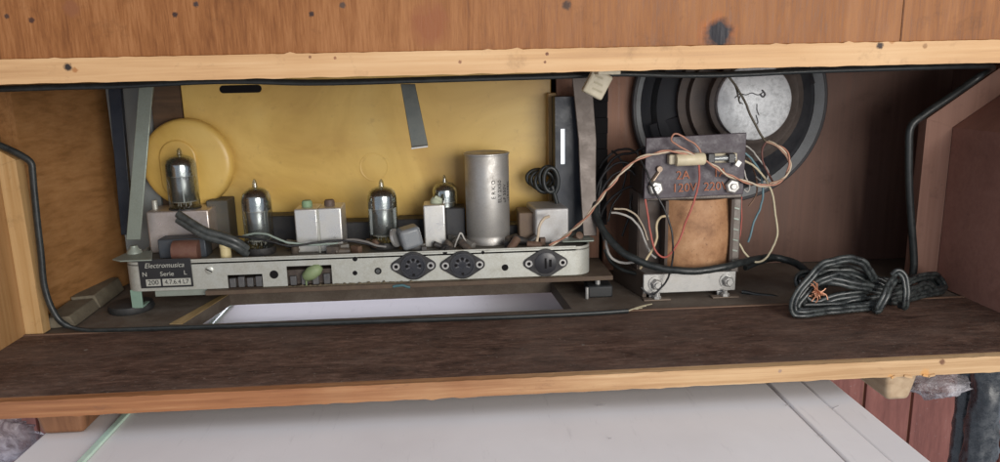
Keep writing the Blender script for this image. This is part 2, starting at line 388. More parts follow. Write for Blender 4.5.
# broken glue block in the lower left corner
m = MB(); a = atz(50, 329, 0); b = atz(103, 292, 0)
for i, (t0, t1, hh) in enumerate([(0, .45, .009), (.47, 1, .012)]):
    p0 = a.lerp(b, t0); p1 = a.lerp(b, t1); w = Vector((.017, .004, 0))
    m.prism([p0, p1, p1+Vector((-.004, 0, hh)), p0+Vector((-.004, 0, hh*.9))], w)
m.build('glue_block', dusty('grey_glue_block', (.12, .10, .07), (.22, .19, .13), .6, 120, .8, bump=.5), cab, bevel=.0008)
# feet
def foot(px0, px1, y0, y1, h, mat, taper):
    a, b = px0, px1; m = MB()
    m.hexa([(a+taper, y0+taper, -.0109-h), (b-taper, y0+taper, -.0109-h), (b-taper, y1-taper, -.0109-h), (a+taper, y1-taper, -.0109-h), (a, y0, -.0109), (b, y0, -.0109), (b, y1, -.0109), (a, y1, -.0109)])
    return m.build('foot', mat, cab, bevel=.003, seg=3)
fl = at(36, 420, .008).x; fr = at(86, 420, .008).x
foot(fl, fr, .006, .05, .0151, wood('foot_wood', (.12, .05, .025), (.19, .085, .04), (.25, .12, .06), 'z', 200, .55), .002)
fl = at(885, 388, .004).x; fr = at(917, 388, .004).x
foot(fl, fr, .003, .06, -.0109-at(905, 400, .006).z, wood('pale_foot_wood', (.27, .185, .11), (.37, .26, .16), (.46, .34, .22), 'y', 200, .6), .003)
# splinters along the lower rail
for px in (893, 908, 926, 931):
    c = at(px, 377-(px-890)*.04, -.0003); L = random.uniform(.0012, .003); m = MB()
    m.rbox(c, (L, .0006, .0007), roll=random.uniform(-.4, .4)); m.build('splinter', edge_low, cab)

# ================================================================== black ribbon cable round the opening
m = MB()
def P(*q): return [at(x, y, Y) for x, y, Y in q]
loop = [atz(x, y, .0022) for x, y in [(628, 311), (600, 313), (560, 315), (500, 317.5), (420, 320), (330, 323), (240, 326), (160, 328.5), (110, 330)]]
loop += P((85, 330, .1165), (64, 324, .1165), (52, 309, .1165), (44, 285, .1165), (41, 255, .1165), (37, 220, .1165), (34, 190, .1165), (32.5, 172, .1165), (31, 163, .1165), (22, 156, .1165), (8, 149, .1165), (-10, 141, .1165), (-40, 124, .1165), (-55, 100, .1165), (-40, 90, .1165))
loop += P((0, 89, .1), (60, 87, .1), (120, 85.5, .1), (200, 81.5, .095), (250, 81, .095), (300, 82.5, .095), (350, 82, .09), (420, 80, .09), (490, 78, .09), (560, 76, .09), (620, 73.5, .09), (680, 75, .09), (740, 74, .09), (800, 71, .09), (860, 69, .09), (930, 67, .09), (975, 66, .10), (993, 67, .13), (980, 76, .147), (950, 97, .147), (925, 114, .147), (911, 127, .147), (909, 150, .147), (909.5, 190, .147), (912, 230, .147), (914, 262, .147), (912, 280, .146))
lp = spline(loop, 6); m.tube(lp, [.0021 if p.z < .006 else (.0024 if p.z > .17 else .0030) for p in lp], 10, flat=.75)
cb = tag(m.build('flat_cable', cable_m, smooth=60), 'black cable tacked all round the inside edge of the cabinet opening', 'cable')
m = MB(); e = atz(628, 311, .0022)
for k, (dx, dy) in enumerate([(646, 306), (642, 308), (652, 304), (638, 309)]):
    m.tube(spline([e, e.lerp(atz(dx, dy, .003), .5)+Vector((0, 0, .0008)), atz(dx, dy, .003)], 5), .00045, 6)
m.build('frayed_end', plain('bare_strands', (.55, .5, .35), .4, .3), cb)

# ================================================================== chassis
ch = thing('radio_chassis', 'long grey metal chassis tray with round sockets along its edge', 'chassis', (-.07, .19, 0))
CX0, CX1, CY0, CY1, CZ0, CZ1 = -.2590, .1085, .155, .228, .0190, .0425
AZ = lambda px: .0
# apron as a bent sheet with rounded corners, two cut-outs left open
cut = [(at(228, 283, CY0).x, at(263, 283, CY0).x, at(245, 274.5, CY0).z), (at(287, 275, CY0).x, at(332, 275, CY0).x, at(310, 265.5, CY0).z)]
m = MB(); R = .013; th = .0012
def arc(cx, cy, a0, a1, r, n=8): return [(cx+r*math.cos(a0+(a1-a0)*i/n), cy+r*math.sin(a0+(a1-a0)*i/n)) for i in range(n+1)]
def sheet(outer, z0, z1):
    vs = []; fs = []; n = len(outer)
    for i, (x, y) in enumerate(outer):
        p = Vector(outer[max(i-1, 0)]); q = Vector(outer[min(i+1, n-1)]); t = (q-p).normalized(); nn = Vector((-t.y, t.x))*th
        vs += [(x, y, z0), (x, y, z1), (x+nn.x, y+nn.y, z1), (x+nn.x, y+nn.y, z0)]
    for i in range(n-1):
        a = i*4; b = a+4
        for k in range(4): fs.append((a+k, a+(k+1) % 4, b+(k+1) % 4, b+k))
    fs += [(0, 1, 2, 3), ((n-1)*4+3, (n-1)*4+2, (n-1)*4+1, (n-1)*4)]
    m.add(vs, fs)
left = [(CX0, CY1)] + arc(CX0+R, CY0+R, math.pi, 1.5*math.pi, R)
right = arc(CX1-R, CY0+R, 1.5*math.pi, 2*math.pi, R) + [(CX1, CY1)]
zc0, zc1 = cut[0][2], cut[1][2]
sheet(left + [(cut[0][0], CY0)], CZ0, CZ1)
sheet([(cut[0][0], CY0), (cut[0][1], CY0)], zc0, CZ1)
sheet([(cut[0][1], CY0), (cut[1][0], CY0)], CZ0, CZ1)
sheet([(cut[1][0], CY0), (cut[1][1], CY0)], zc1, CZ1)
sheet([(cut[1][1], CY0)] + right, CZ0, CZ1)
m.build('apron', tin, ch, smooth=40)
m = MB()  # deck set just below the upper edge, flanges at both ends
m.prism([(x, y, .0405) for x, y in left + right], (0, 0, -.0012))
m.build('deck', deck_m, ch)
m = MB(); fz = .0435
fp = [at(112, 258, .16), at(120, 263, .1535), at(152, 261, .1535), at(152, 247, .185), at(128, 244, .185)]
m.prism([(p.x, p.y, fz) for p in fp], (0, 0, .0012)); m.build('end_flange', steel_green, ch, bevel=.0005)
m = MB(); q = [(CX1-.022, CY0+.012), (CX1+.004, CY0+.012), (CX1+.0055, CY0+.02), (CX1+.003, CY0+.028), (CX1+.0055, CY0+.036), (CX1+.003, CY0+.05), (CX1-.02, CY0+.05)]
m.prism([(x, y, .0432) for x, y in q], (0, 0, .0012)); m.build('end_flange', steel_green, ch, bevel=.0005)
# rolled edge along the top of the apron
m = MB(); m.tube([Vector((CX0+R, CY0+.0004, CZ1)), Vector((CX1-R, CY0+.0004, CZ1))], .0009, 8); m.build('rolled_edge', tin, ch, smooth=60)
# carrier board under the apron
m = MB(); bl = at(205, 292, .150).x; br = at(613, 280, .150).x
m.box(bl, br, .150, .21, .0150, .0186)
m.build('carrier_board', dusty('brown_board', (.085, .055, .038), (.16, .12, .08), .6, 120, .75, bump=.5), ch, bevel=.0004)
m = MB(); m.box(at(155, 290, .158).x, at(222, 290, .158).x, .157, .20, .0135, .0187); m.build('under_plate', steel_green, ch, bevel=.0005)
m = MB(); vs = []; fs = []; xa, xb = (at(262, 284, .1545).x, at(585, 276, .1545).x); n = 220
for i in range(n+1):
    x = xa+(xb-xa)*i/n; t = i/n; amp = .0020*max(.15, math.sin(min(1, t*1.7)*math.pi)) if t < .6 else .0007
    h = .0186+amp*(.6+mnoise.noise((x*420, 0, 0))+.6*mnoise.noise((x*1100, 3, 0)))
    vs += [(x, .1525+.0006*mnoise.noise((x*500, 9, 0)), .0186), (x, .1536, max(.0188, h)), (x, .1548, max(.0188, h*.98)), (x, .1548, .0186)]
for i in range(n):
    for k in range(4): fs.append((i*4+k, i*4+(k+1) % 4, i*4+4+(k+1) % 4, i*4+4+k))
fs += [(0, 1, 2, 3), (n*4+3, n*4+2, n*4+1, n*4)]
m.add(vs, fs); m.build('dirt_fringe', dusty('caked_dirt', (.085, .065, .04), (.17, .14, .09), .7, 300, .95, bump=.6), ch)
# feet
m = MB(); c = atz(126, 313, 0); m.lathe([(.0165, 0), (.0175, .002), (.0165, .0055), (.012, .0065)], (c.x, .172, -.0005), seg=32)
m.build('rubber_foot', rubber, ch, smooth=45)
m = MB(); a = at(131, 300, .158).x; b = at(142, 300, .158).x
m.box(a, b, .158, .160, .0045, .0195); m.box(a, b, .1602, .172, .0045, .006); m.build('foot_bracket', plain('pale_green_bracket', (.24, .36, .29), .5, .2), ch, bevel=.0004)
m = MB(); a = at(588, 290, .153).x; b = at(613, 290, .153).x; m.box(a, b, .153, .175, -.0006, .0092); m.build('rubber_foot', rubber, ch, bevel=.0015)
m = MB(); m.lathe([(.0022, 0), (.0022, .0055)], ((a+b)/2-.001, .160, .0093), seg=16); m.lathe([(.0014, 0), (.0014, .0095)], (a-.001, .152, -.0004), seg=12)
m.build('foot_bolt', zinc, ch, smooth=40)
# struts
def strut(top, bot, w, thick, y_top, y_bot, mat, side, lbl):
    t, b = at(*top, y_top), at(*bot, y_bot); m = MB(); w2 = w/2
    m.hexa([(b.x-w2, b.y, b.z), (b.x+w2, b.y, b.z), (b.x+w2, b.y+thick, b.z), (b.x-w2, b.y+thick, b.z), (t.x-w2, t.y, t.z), (t.x+w2, t.y, t.z), (t.x+w2, t.y+thick, t.z), (t.x-w2, t.y+thick, t.z)])
    if side:
        sd = side
        m.hexa([(b.x-w2, b.y+thick, b.z), (b.x-w2+thick, b.y+thick, b.z), (b.x-w2+thick*.9, b.y+sd*.3, b.z), (b.x-w2, b.y+sd*.3, b.z), (t.x-w2, t.y+thick, t.z), (t.x-w2+thick, t.y+thick, t.z), (t.x-w2+thick*.9, t.y+sd, t.z), (t.x-w2, t.y+sd, t.z)])
    return m.build('strut', mat, ch, bevel=.0006, label=lbl)
strut((146, 83), (133, 240), .0112, .0016, .192, .178, dusty('grey_green_bar', (.27, .31, .27), (.17, .18, .15), .5, 70, .4, .4), .03, 'grey green metal strut at the left end')
m = MB(); b = at(133, 241, .178); m.lathe([(.006, 0), (.0055, .002), (.003, .0045), (.0028, .006)], (b.x, b.y, .0448), seg=18); m.build('strut_nut', steel_green, ch, smooth=40)
# right strut bends slightly
m = MB(); pts = [at(581, 74, .196), at(584, 100, .194), at(587.5, 140, .190), at(588, 180, .186), at(590, 236, .180)]; vs = []; fs = []
for p, w in zip(pts, (.0155, .0158, .0150, .0135, .0112)):
    vs += [(p.x-w/2, p.y, p.z), (p.x+w/2, p.y, p.z), (p.x+w/2, p.y+.0018, p.z), (p.x-w/2, p.y+.0018, p.z)]
for i in range(len(pts)-1):
    for k in range(4): fs.append((i*4+k, i*4+(k+1) % 4, i*4+4+(k+1) % 4, i*4+4+k))
fs += [(0, 3, 2, 1), (16, 17, 18, 19)]
m.add(vs, fs); m.build('strut', dusty('brown_steel', (.115, .095, .085), (.19, .16, .14), .6, 70, .45, .4), ch, bevel=.0006, label='brown tarnished metal strut at the right end')
# small holes and screws on the apron
m = MB()
for px, py, r in [(274, 274.5, .0034), (355, 259, .0019), (355, 273, .0019), (378, 271, .0028), (445, 252.5, .0018), (505, 267.5, .0027), (483, 252.5, .0014)]:
    m = MB(); p = at(px, py, CY0); m.disc((p.x, CY0+.0001, p.z), (0, -1, 0), r, .00025, 20); m.build('drill_hole', dark_hole, ch)
m = MB(); p = at(378, 271, CY0); m.disc((p.x, CY0-.0002, p.z), (0, -1, 0), .0017, .0004, 16); m.build('trimmer_screw', steel_dark, ch)
m = MB(); p = at(209.5, 270, CY0); m.lathe([(.0032, 0), (.0032, .0007), (.0022, .0013)], (p.x, CY0, p.z), (0, -1, 0), 20)
m.rbox((p.x, CY0-.0014, p.z), (.0026, .0002, .0004), roll=.5, mi=1); m.build('apron_screw', [tin, dark_hole], ch, smooth=40)
# aerial terminals inside the two cut-outs
for (x0_, x1_, zt) in cut:
    m = MB(); m.box(x0_-.004, x1_+.004, CY0+.004, CY0+.012, .019, zt-.004)
    m.build('terminal_strip', dusty('brown_bakelite', (.045, .03, .024), (.12, .1, .08), .5, 150, .5), ch, bevel=.0004)
    m = MB()
    for k in range(4):
        x = x0_+(x1_-x0_)*(k+.5)/4; m.box(x-.0024, x+.0024, CY0+.0005, CY0+.0038, .0192, .0265+.001*(k % 2))
    m.build('terminal_lugs', dusty('dull_lugs', (.10, .10, .105), (.2, .19, .18), .5, 200, .5, .4), ch, bevel=.0004)
m = MB(); p = at(311, 274, CY0)
m.lathe([(.0008, -.009), (.004, -.007), (.0055, -.001), (.0048, .005), (.0025, .0085)], (p.x+.001, CY0+.001, p.z+.001), (.75, -.05, .5), 18)
m.tube(spline([p+Vector((-.004, 0, -.004)), p+Vector((-.004, -.001, -.008)), p+Vector((-.003, -.0015, -.012))], 4), .0007, 6)
m.build('green_capacitor', dusty('pale_green_lacquer', (.20, .27, .13), (.3, .33, .2), .5, 150, .5), ch, smooth=60)
# sockets
def socket(px, py, kind):
    p = at(px, py, CY0); m = MB(); w, r, e = .0178, .0115, .0042; loop_ = []
    th0 = math.acos((r-e)/(w-e))     # tangent between body circle and ear circle
    for cx, rad, a0, a1 in ((w-e, e, -th0, th0), (0, r, th0, math.pi-th0), (-(w-e), e, math.pi-th0, math.pi+th0), (0, r, math.pi+th0, 2*math.pi-th0)):
        loop_ += [(p.x+cx+rad*math.cos(a0+(a1-a0)*i/8), CY0-.0001, p.z+rad*math.sin(a0+(a1-a0)*i/8)) for i in range(9)]
    m.prism(loop_, (0, -.0016, 0)); fl_ = m.build('din_socket' if kind == 'din' else 'speaker_socket', black_bk, ch, bevel=.0004)
    m = MB()
    if kind == 'din':
        m.lathe([(.0098, 0), (.0098, .0012), (.0086, .0012), (.0086, .0004)], (p.x, CY0-.0017, p.z), (0, -1, 0), 32, caps=False)
        m.build('socket_ring', plain('grey_black_ring', (.04, .042, .05), .3), fl_, smooth=35)
        m = MB(); m.disc((p.x, CY0-.0017, p.z), (0, -1, 0), .0084, .0003, 28); m.build('socket_face', plain('socket_face_black', (.03, .032, .04), .3), fl_)
        m = MB()
        for a in (0, 45, 90, 135, 180):
            A = math.radians(a); m.disc((p.x+.0052*math.cos(A), CY0-.00205, p.z+.0052*math.sin(A)), (0, -1, 0), .0012, .0002, 12)
        m.box(p.x-.001, p.x+.001, CY0-.0023, CY0-.0020, p.z-.008, p.z-.0062); m.build('pin_holes', dark_hole, fl_)
        m = MB()
        for a in (22, 67, 112, 157, 200, 340):
            A = math.radians(a); m.rbox((p.x+.0045*math.cos(A), CY0-.0022, p.z+.0045*math.sin(A)), (.0015, .0002, .0004), roll=-A)
        m.build('contact_glints', plain('grey_contacts', (.14, .14, .15), .4, .4), fl_)
    else:
        m.lathe([(.0088, 0), (.0088, .0006), (.0082, .0009)], (p.x, CY0-.0017, p.z), (0, -1, 0), 28); m.build('socket_face', plain('speaker_face_black', (.03, .03, .035), .35), fl_, smooth=35)
        m = MB(); m.box(p.x-.0010, p.x+.0006, CY0-.0029, CY0-.0026, p.z-.0042, p.z+.0042); m.box(p.x+.0026, p.x+.0046, CY0-.0029, CY0-.0026, p.z-.003, p.z+.003); m.build('pin_holes', dark_hole, fl_)
    for sg in (-1, 1):
        m = MB(); m.lathe([(.0030, 0), (.0028, .0008), (.0016, .0008), (.0014, .0002)], (p.x+sg*(w-e), CY0-.0017, p.z), (0, -1, 0), 18, caps=False); m.build('eyelet', zinc, fl_, smooth=35)
        m = MB(); m.disc((p.x+sg*(w-e), CY0-.0017, p.z), (0, -1, 0), .0015, .0003, 14); m.build('eyelet_hole', dark_hole, fl_)
socket(413.5, 265.5, 'din'); socket(462.5, 264.5, 'din'); socket(545.5, 262.5, 'speaker')
# nameplate
p0, p1 = at(137.5, 260, CY0-.001), at(193.5, 286.5, CY0-.001); m = MB(); y = CY0-.0011
m.box(p0.x, p1.x, y, CY0-.0002, p1.z, p0.z); npl = m.build('nameplate', plain('nameplate_black', (.022, .022, .024), .4), ch, bevel=.0002)
cx = (p0.x+p1.x)/2; hz = p0.z-p1.z
m = MB(); text_mb(m, 'Electromusica', .0056, flat_place((cx, y-.0001, p0.z-hz*.22), .95, .25))
text_mb(m, 'Serie', .0050, flat_place((cx+.001, y-.0001, p0.z-hz*.52), 1.05))
text_mb(m, 'N', .005, flat_place((p0.x+.004, y-.0001, p0.z-hz*.52))); text_mb(m, 'L', .005, flat_place((p1.x-.005, y-.0001, p0.z-hz*.5)))
m.build('plate_lettering', white_ink, npl)
m = MB(); m.box(cx-.0155, cx-.0045, y-.0002, y-.00003, p1.z+hz*.07, p1.z+hz*.31); m.box(cx-.003, cx+.0185, y-.0002, y-.00003, p1.z+hz*.07, p1.z+hz*.31); m.build('number_fields', white_ink, npl)
m = MB(); text_mb(m, '200', .0056, flat_place((cx-.010, y-.0003, p1.z+hz*.19))); text_mb(m, '4.7.6.4 L7', .0052, flat_place((cx+.0078, y-.0003, p1.z+hz*.19), .9)); m.build('serial_number', ink, npl)

# ---- parts standing on the deck
DZ = .0405
def can(name, x0, x1, y, d, ztop, mat, lbl, bev=.0012):
    m = MB(); m.box(x0, x1, y, y+d, DZ, ztop); return m.build(name, mat, ch, bevel=bev, seg=3, label=lbl)
X = lambda px, Y, py=240: at(px, py, Y).x
Z = lambda px, py, Y: at(px, py, Y).z
o = can('shield_box', X(149, .192), X(211, .192), .192, .032, Z(180, 211, .192), tin_pink, 'dull pinkish tin box under the leftmost tube')
m = MB(); p = at(157, 203, .21); m.lathe([(.0022, 0), (.0022, .012)], (p.x, .205, Z(157, 211, .205)-.003), seg=12); m.build('spigot', tin, o)
m = MB(); m.box(X(211, .215), X(232, .215), .212, .235, DZ, Z(220, 200, .215)); m.build('bracket_block', deck_m, ch, bevel=.001)
# two-section IF can
o = can('intermediate_frequency_can', X(296, .175), X(319, .175), .175, .026, Z(310, 209, .175), tin_bright, 'double aluminium can with green trimmer on top')
m = MB(); m.box(X(319.6, .175), X(343, .175), .175, .026+.175, DZ, Z(330, 208, .175)); m.build('second_section', tin_bright, o, bevel=.0012, seg=3)
m = MB(); m.box(X(318.2, .1745), X(320.4, .1745), .1742, .1749, DZ, Z(319, 209, .175)); m.build('seam_strip', tin, o)
for px, py, mm in ((307, 204.5, green_m), (329.5, 203.5, dusty('brown_slug', (.10, .065, .05), (.2, .15, .12), .5, 200, .6))):
    m = MB(); p = at(px, py, .188); zt = Z(310, 209, .175); m.lathe([(.0042, 0), (.0042, .0035), (.0034, .005)], (p.x, .188, zt), seg=18); m.build('trimmer_slug', mm, o, smooth=40)
# narrow can
o = can('narrow_can', X(424.5, .178), X(446, .178), .178, .022, Z(435, 205, .178), tin_bright, 'narrow aluminium can between two tubes')
m = MB(); p = at(436, 198, .19); m.lathe([(.005, 0), (.005, .0025), (.003, .005)], (p.x, .19, Z(435, 205, .178)-.0002), seg=16); m.rbox((p.x+.002, .186, Z(435, 205, .178)+.004), (.003, .001, .0012), roll=.5); m.build('trimmer_slug', plain('grey_green_wax', (.42, .46, .34), .6), o, smooth=40)
# electrolytic capacitor
cxp = at(488.5, 240, .195); cr = .0183; czt = at(488.5, 152, .195).z
m = MB(); m.lathe([(cr, DZ), (cr, .045), (cr*.985, .0455), (cr*.985, .048), (cr, .0485), (cr, czt-.0018), (cr-.0006, czt-.0005), (cr-.0016, czt), (cr-.003, czt-.0008)], (cxp.x, .195+cr*.0, 0), seg=48)
capo = m.build('capacitor_can', dusty('capacitor_aluminium', (.50, .49, .47), (.33, .30, .265), .6, 70, .47, .7, bump=.05), ch, smooth=35, label='tall round aluminium capacitor can with printed columns of text')
m = MB(); m.tube([Vector((cxp.x+cr*1.0*math.cos(a), .195+cr*math.sin(a), czt-.001)) for a in np.linspace(0, 2*math.pi, 40)], .0009, 6); m.build('rim', zinc, capo, smooth=60)
m = MB()
def cyl_place(ang, zc):
    def f(x, y, z):     # lettering turned to read upwards, columns round the can
        a = ang - y/cr; rr = cr+.0001+z; return (cxp.x+rr*math.sin(a), .195-rr*math.cos(a), zc+x)
    return f
for k, (t, dz) in enumerate((('E R K O', .004), ('ELY 2X50', .002), ('uF 350V', 0), ('-10+70C', .001))):
    text_mb(m, t, .0046, cyl_place(math.radians(14+k*17), .083+dz))
m.build('capacitor_print', ink, capo)
# output transformer box at the right
px0, px1 = X(535.5, .178), X(569, .178); zt = Z(552, 208.5, .178)
m = MB(); m.hexa([(px0, .178, DZ), (px1, .178, DZ), (px1-.004, .214, DZ), (px0-.004, .214, DZ), (px0, .178, zt), (px1, .178, zt), (px1-.004, .214, zt), (px0-.004, .214, zt)])
o = m.build('output_transformer_can', dusty('grey_can', (.46, .46, .46), (.3, .26, .22), .5, 70, .42, .4), ch, bevel=.0016, seg=3, label='square grey can near the right end')
m = MB(); m.box(X(519, .19), X(534, .19), .186, .215, DZ, Z(525, 212, .19)); m.build('bobbin', dusty('brown_bobbin', (.15, .10, .07), (.25, .19, .13), .5, 120, .6), o, bevel=.001)
# small choke in front of the left box, dark clutter, tuning gang
m = MB(); m.box(X(157, .172), X(205, .172), .172, .188, DZ, Z(180, 239, .172)); o = m.build('choke', dusty('blue_grey_frame', (.05, .06, .075), (.10, .1, .1), .5, 120, .5, .2), ch, bevel=.001)
m = MB(); p = at(187, 251, .170); m.lathe([(.0085, -.010), (.0088, 0), (.0085, .010)], (p.x, .1705, DZ+.0062), (1, 0, 0), 18); m.build('choke_winding', dusty('rusty_winding', (.13, .055, .04), (.2, .12, .08), .5, 200, .6), o, smooth=40)
m = MB(); p = at(225.5, 250, .166); m.lathe([(.0042, 0), (.0042, .0085), (.0045, .0088), (.0045, .0125)], (p.x, .166, DZ+.0004), seg=20); m.build('cream_peg', plain('cream_peg', (.62, .52, .28), .5), ch, smooth=35)
gang_m = dusty('dark_gang', (.022, .024, .03), (.07, .065, .06), .5, 150, .5)
for nm, a, b, py, yy, d in (('tuning_gang', 262, 298, 216, .212, .02), ('coil_former', 343, 372, 222, .21, .02), ('coil_former', 398, 426, 219, .212, .02), ('tuning_gang', 446, 466, 208, .2, .022), ('coil_former', 508, 520, 225, .205, .02)):
    m = MB(); m.box(X(a, yy), X(b, yy), yy, yy+d, DZ, Z((a+b)/2, py, yy)); m.build(nm, gang_m, ch, bevel=.0012)
random.seed(3); comp_m = [dusty('component_brown', (.055, .045, .04), (.17, .13, .09), .7, 120, .55), dusty('component_dark', (.025, .025, .028), (.12, .10, .08), .7, 120, .5), dusty('component_rust', (.11, .06, .04), (.18, .13, .09), .7, 120, .6), dusty('component_grey', (.16, .16, .155), (.2, .17, .13), .7, 120, .5)]
for k in range(44):
    px = random.uniform(236, 578); yy = random.uniform(.161, .2); p = at(px, 246, yy); r = random.uniform(.0016, .0036); m = MB()
    if k % 3: m.lathe([(r*.6, -r*2.2), (r, -r*2), (r*1.02, 0), (r, r*2), (r*.6, r*2.2)], (p.x, yy, DZ+r), (random.uniform(-1, 1), random.uniform(-.5, .5), random.uniform(-.2, .5)), 12)
    else: m.rbox((p.x, yy, DZ+r*1.1), (r*1.5, r*.8, r*1.1), yaw=random.uniform(0, 3))
    m.build('resistor' if k % 3 else 'small_capacitor', comp_m[k % 4], ch, smooth=40)
m = MB(); p = at(406, 237, .172); d = Vector((.55, -.35, .35)).normalized()
m.rbox(p+Vector((.003, 0, 0)), (.0085, .009, .0085), yaw=.25, roll=-.22); o = m.build('tilted_capacitor', dusty('blue_grey_capacitor', (.17, .19, .21), (.27, .26, .25), .5, 120, .35), ch, bevel=.003, seg=4)
m = MB(); q = p+Vector((-.0085, -.002, 0)); m.lathe([(.0075, -.0012), (.0078, 0), (.0075, .0012)], q, (1, -.3, .3), 20); m.build('clamp', zinc, o, smooth=40)

# ================================================================== vacuum tubes (one built, the rest copied)
def make_tube():
    t = thing('vacuum_tube', '', 'vacuum tube', (0, 0, 0)); r = .0124; h = .05
    prof = [(r*.93, 0), (r, .0015), (r, .035), (r*.985, .039), (r*.88, .0425), (r*.66, .045), (r*.36, .0463), (r*.2, .0468), (r*.17, .0485), (r*.15, .051), (r*.05, .053)]
    m = MB(); m.lathe(prof, seg=40); m.build('glass_bulb', glass, t, smooth=50)
    m = MB(); m.lathe([(r*.68, .005), (r*.74, .006), (r*.74, .0275), (r*.68, .0285)], seg=28); m.box(-r*.9, r*.9, -.0006, .0006, .006, .0285); m.build('anode_plate', plate_m, t, smooth=40)
    m = MB()
    for k in range(8): a = k*math.pi/4+.2; m.lathe([(.0004, .0012), (.0004, .006)], (r*.42*math.cos(a), r*.42*math.sin(a), 0), seg=6)
    m.lathe([(r*.85, .0282), (r*.85, .0288)], seg=28); m.lathe([(r*.8, .0052), (r*.8, .006)], seg=28); m.build('mica_spacers', plain('mica', (.5, .47, .4), .4), t)
    m = MB(); m.lathe([(r*.955, .029), (r*.955, .037), (r*.93, .0395), (r*.84, .0419), (r*.62, .0441), (r*.33, .0454), (r*.1, .046)], seg=40, caps=False); m.build('getter_coating', getter, t, smooth=60)
    m = MB(); m.lathe([(r*1.02, -.0055), (r*1.05, -.004), (r*1.05, -.0002), (r*.96, -.0001)], seg=32); m.build('tube_base', dusty('tube_socket', (.02, .02, .022), (.08, .07, .06), .5, 200, .5), t, smooth=35)
    return t
tube0 = make_tube()
def place(o, loc, sc, lab):
    o.location = loc; o.scale = sc; o['label'] = lab; o['group'] = 'glass vacuum tubes on the chassis'; o.rotation_euler.z = random.uniform(0, 3)
def copy_thing(o):
    c = o.copy(); COL.objects.link(c)
    for k in o.children:
        d = k.copy(); COL.objects.link(d); d.parent = c
    return c
spots_ = [((181, 148), (183, 207), .205, 30, 'glass vacuum tube standing on the pinkish tin box at the left'),
          ((257, 179), (258, 249), .180, 29, 'glass vacuum tube beside the double can with the green trimmer'),
          ((382.5, 179), (383, 246), .184, 29, 'glass vacuum tube just behind the tilted blue grey capacitor'),
          ((445, 175), (446, 246), .212, 25, 'glass vacuum tube half hidden behind the narrow can')]
for i, (tp, bt, yy, wpx, lab) in enumerate(spots_):
    o = tube0 if i == 0 else copy_thing(tube0)
    a, b = at(*tp, yy), at(*bt, yy); zb = b.z if i == 0 else DZ+.006
    sc = (at(bt[0]+wpx/2, bt[1], yy).x-at(bt[0]-wpx/2, bt[1], yy).x)/.0248
    place(o, ((a.x+b.x)/2, yy, zb), (sc, sc, (a.z-zb)/.053), lab)

# ================================================================== amber dial plate, drum, strap, black box
dp = thing('dial_plate', 'large amber yellow plastic plate standing behind the chassis', 'dial plate', at(365, 240, .236))
m = MB(); y = .236
a = at(180, 84, y); b = at(196, 118, y); c = at(551, 80, y)
zb = .03
m.prism([(a.x, y, H), (a.x, y, b.z+.004), (a.x, y, zb), (c.x, y, zb), (c.x, y, H)], (0, .003, 0)); m.build('plate', yellow, dp, bevel=.0008)
sl0, sl1 = at(219, 85.5, y), at(262, 92.5, y); r = (sl0.z-sl1.z)/2; zc_ = (sl0.z+sl1.z)/2
m = MB(); m.prism([(sl0.x+r+r*math.cos(t), y-.0002, zc_+r*math.sin(t)) for t in np.linspace(math.pi/2, 1.5*math.pi, 9)] + [(sl1.x-r+r*math.cos(t), y-.0002, zc_+r*math.sin(t)) for t in np.linspace(-math.pi/2, math.pi/2, 9)], (0, .0006, 0)); m.build('slot', dark_hole, dp)
m = MB(); p = at(374, 167, y); m.lathe([(.0128, 0), (.0126, .0002), (.0116, .00025), (.0112, .0001)], (p.x, y, p.z), (0, -1, 0), 36, caps=False); m.build('moulded_ring', yellow, dp, smooth=30)
dr = thing('tuning_drum', 'round amber plastic tuning drum behind the leftmost tube', 'tuning drum', at(190, 215, .226))
p = at(186, 164, .222); R_ = at(232, 164, .222).x-p.x
m = MB(); m.lathe([(R_, -.009), (R_*.995, -.005), (R_*.97, -.002), (R_*.92, -.0006), (R_*.84, 0), (R_*.7, .0002), (0.0005, .0002)], (p.x, .222, p.z), (0, -1, 0), 64); m.build('drum_rim', yellow, dr, smooth=50)
m = MB(); hw = .0155; hx = p.x-.006; hz_ = p.z-.003
m.prism([(hx+hw*math.cos(t), .2252, hz_+.008+hw*math.sin(t)) for t in np.linspace(0, math.pi, 15)] + [(hx+hw*math.cos(t), .2252, hz_-.012+hw*math.sin(t)) for t in np.linspace(math.pi, 2*math.pi, 15)], (0, -.0050, 0)); m.build('raised_boss', yellow, dr, bevel=.0015, seg=3)
m = MB(); q = at(196, 140, .2245); m.disc((q.x-.003, .2249, q.z), (0, -1, 0), .0012, .0002, 12); m.build('drum_hole', dark_hole, dr)
# strap
st = at(412, 84, .12); 
m = MB(); a0, a1, b1, b0 = at(400.5, 84, .118), at(415, 84, .118), at(428, 145, .112), at(411.5, 147, .112)
m.hexa([b0, b1, b1+Vector((0, .0014, 0)), b0+Vector((0, .0014, 0)), a0, a1, a1+Vector((0, .0014, 0)), a0+Vector((0, .0014, 0))])
sp = m.build('metal_strap', dusty('dark_grey_strap', (.085, .095, .09), (.14, .14, .12), .5, 60, .4, .45), None, bevel=.0004)
tag(sp, 'dark grey metal strap hanging from the top above the yellow plate', 'metal strap')
m = MB(); m.hexa([b0+Vector((0, -.0045, -.0012)), b1+Vector((0, -.0045, -.0012)), b1+Vector((0, .0014, -.0001)), b0+Vector((0, .0014, -.0001)), b0+Vector((0, -.0045, 0)), b1+Vector((0, -.0045, 0)), b1+Vector((0, .0014, .0002)), b0+Vector((0, .0014, .0002))]); m.build('turned_lip', zinc, sp, bevel=.0003)
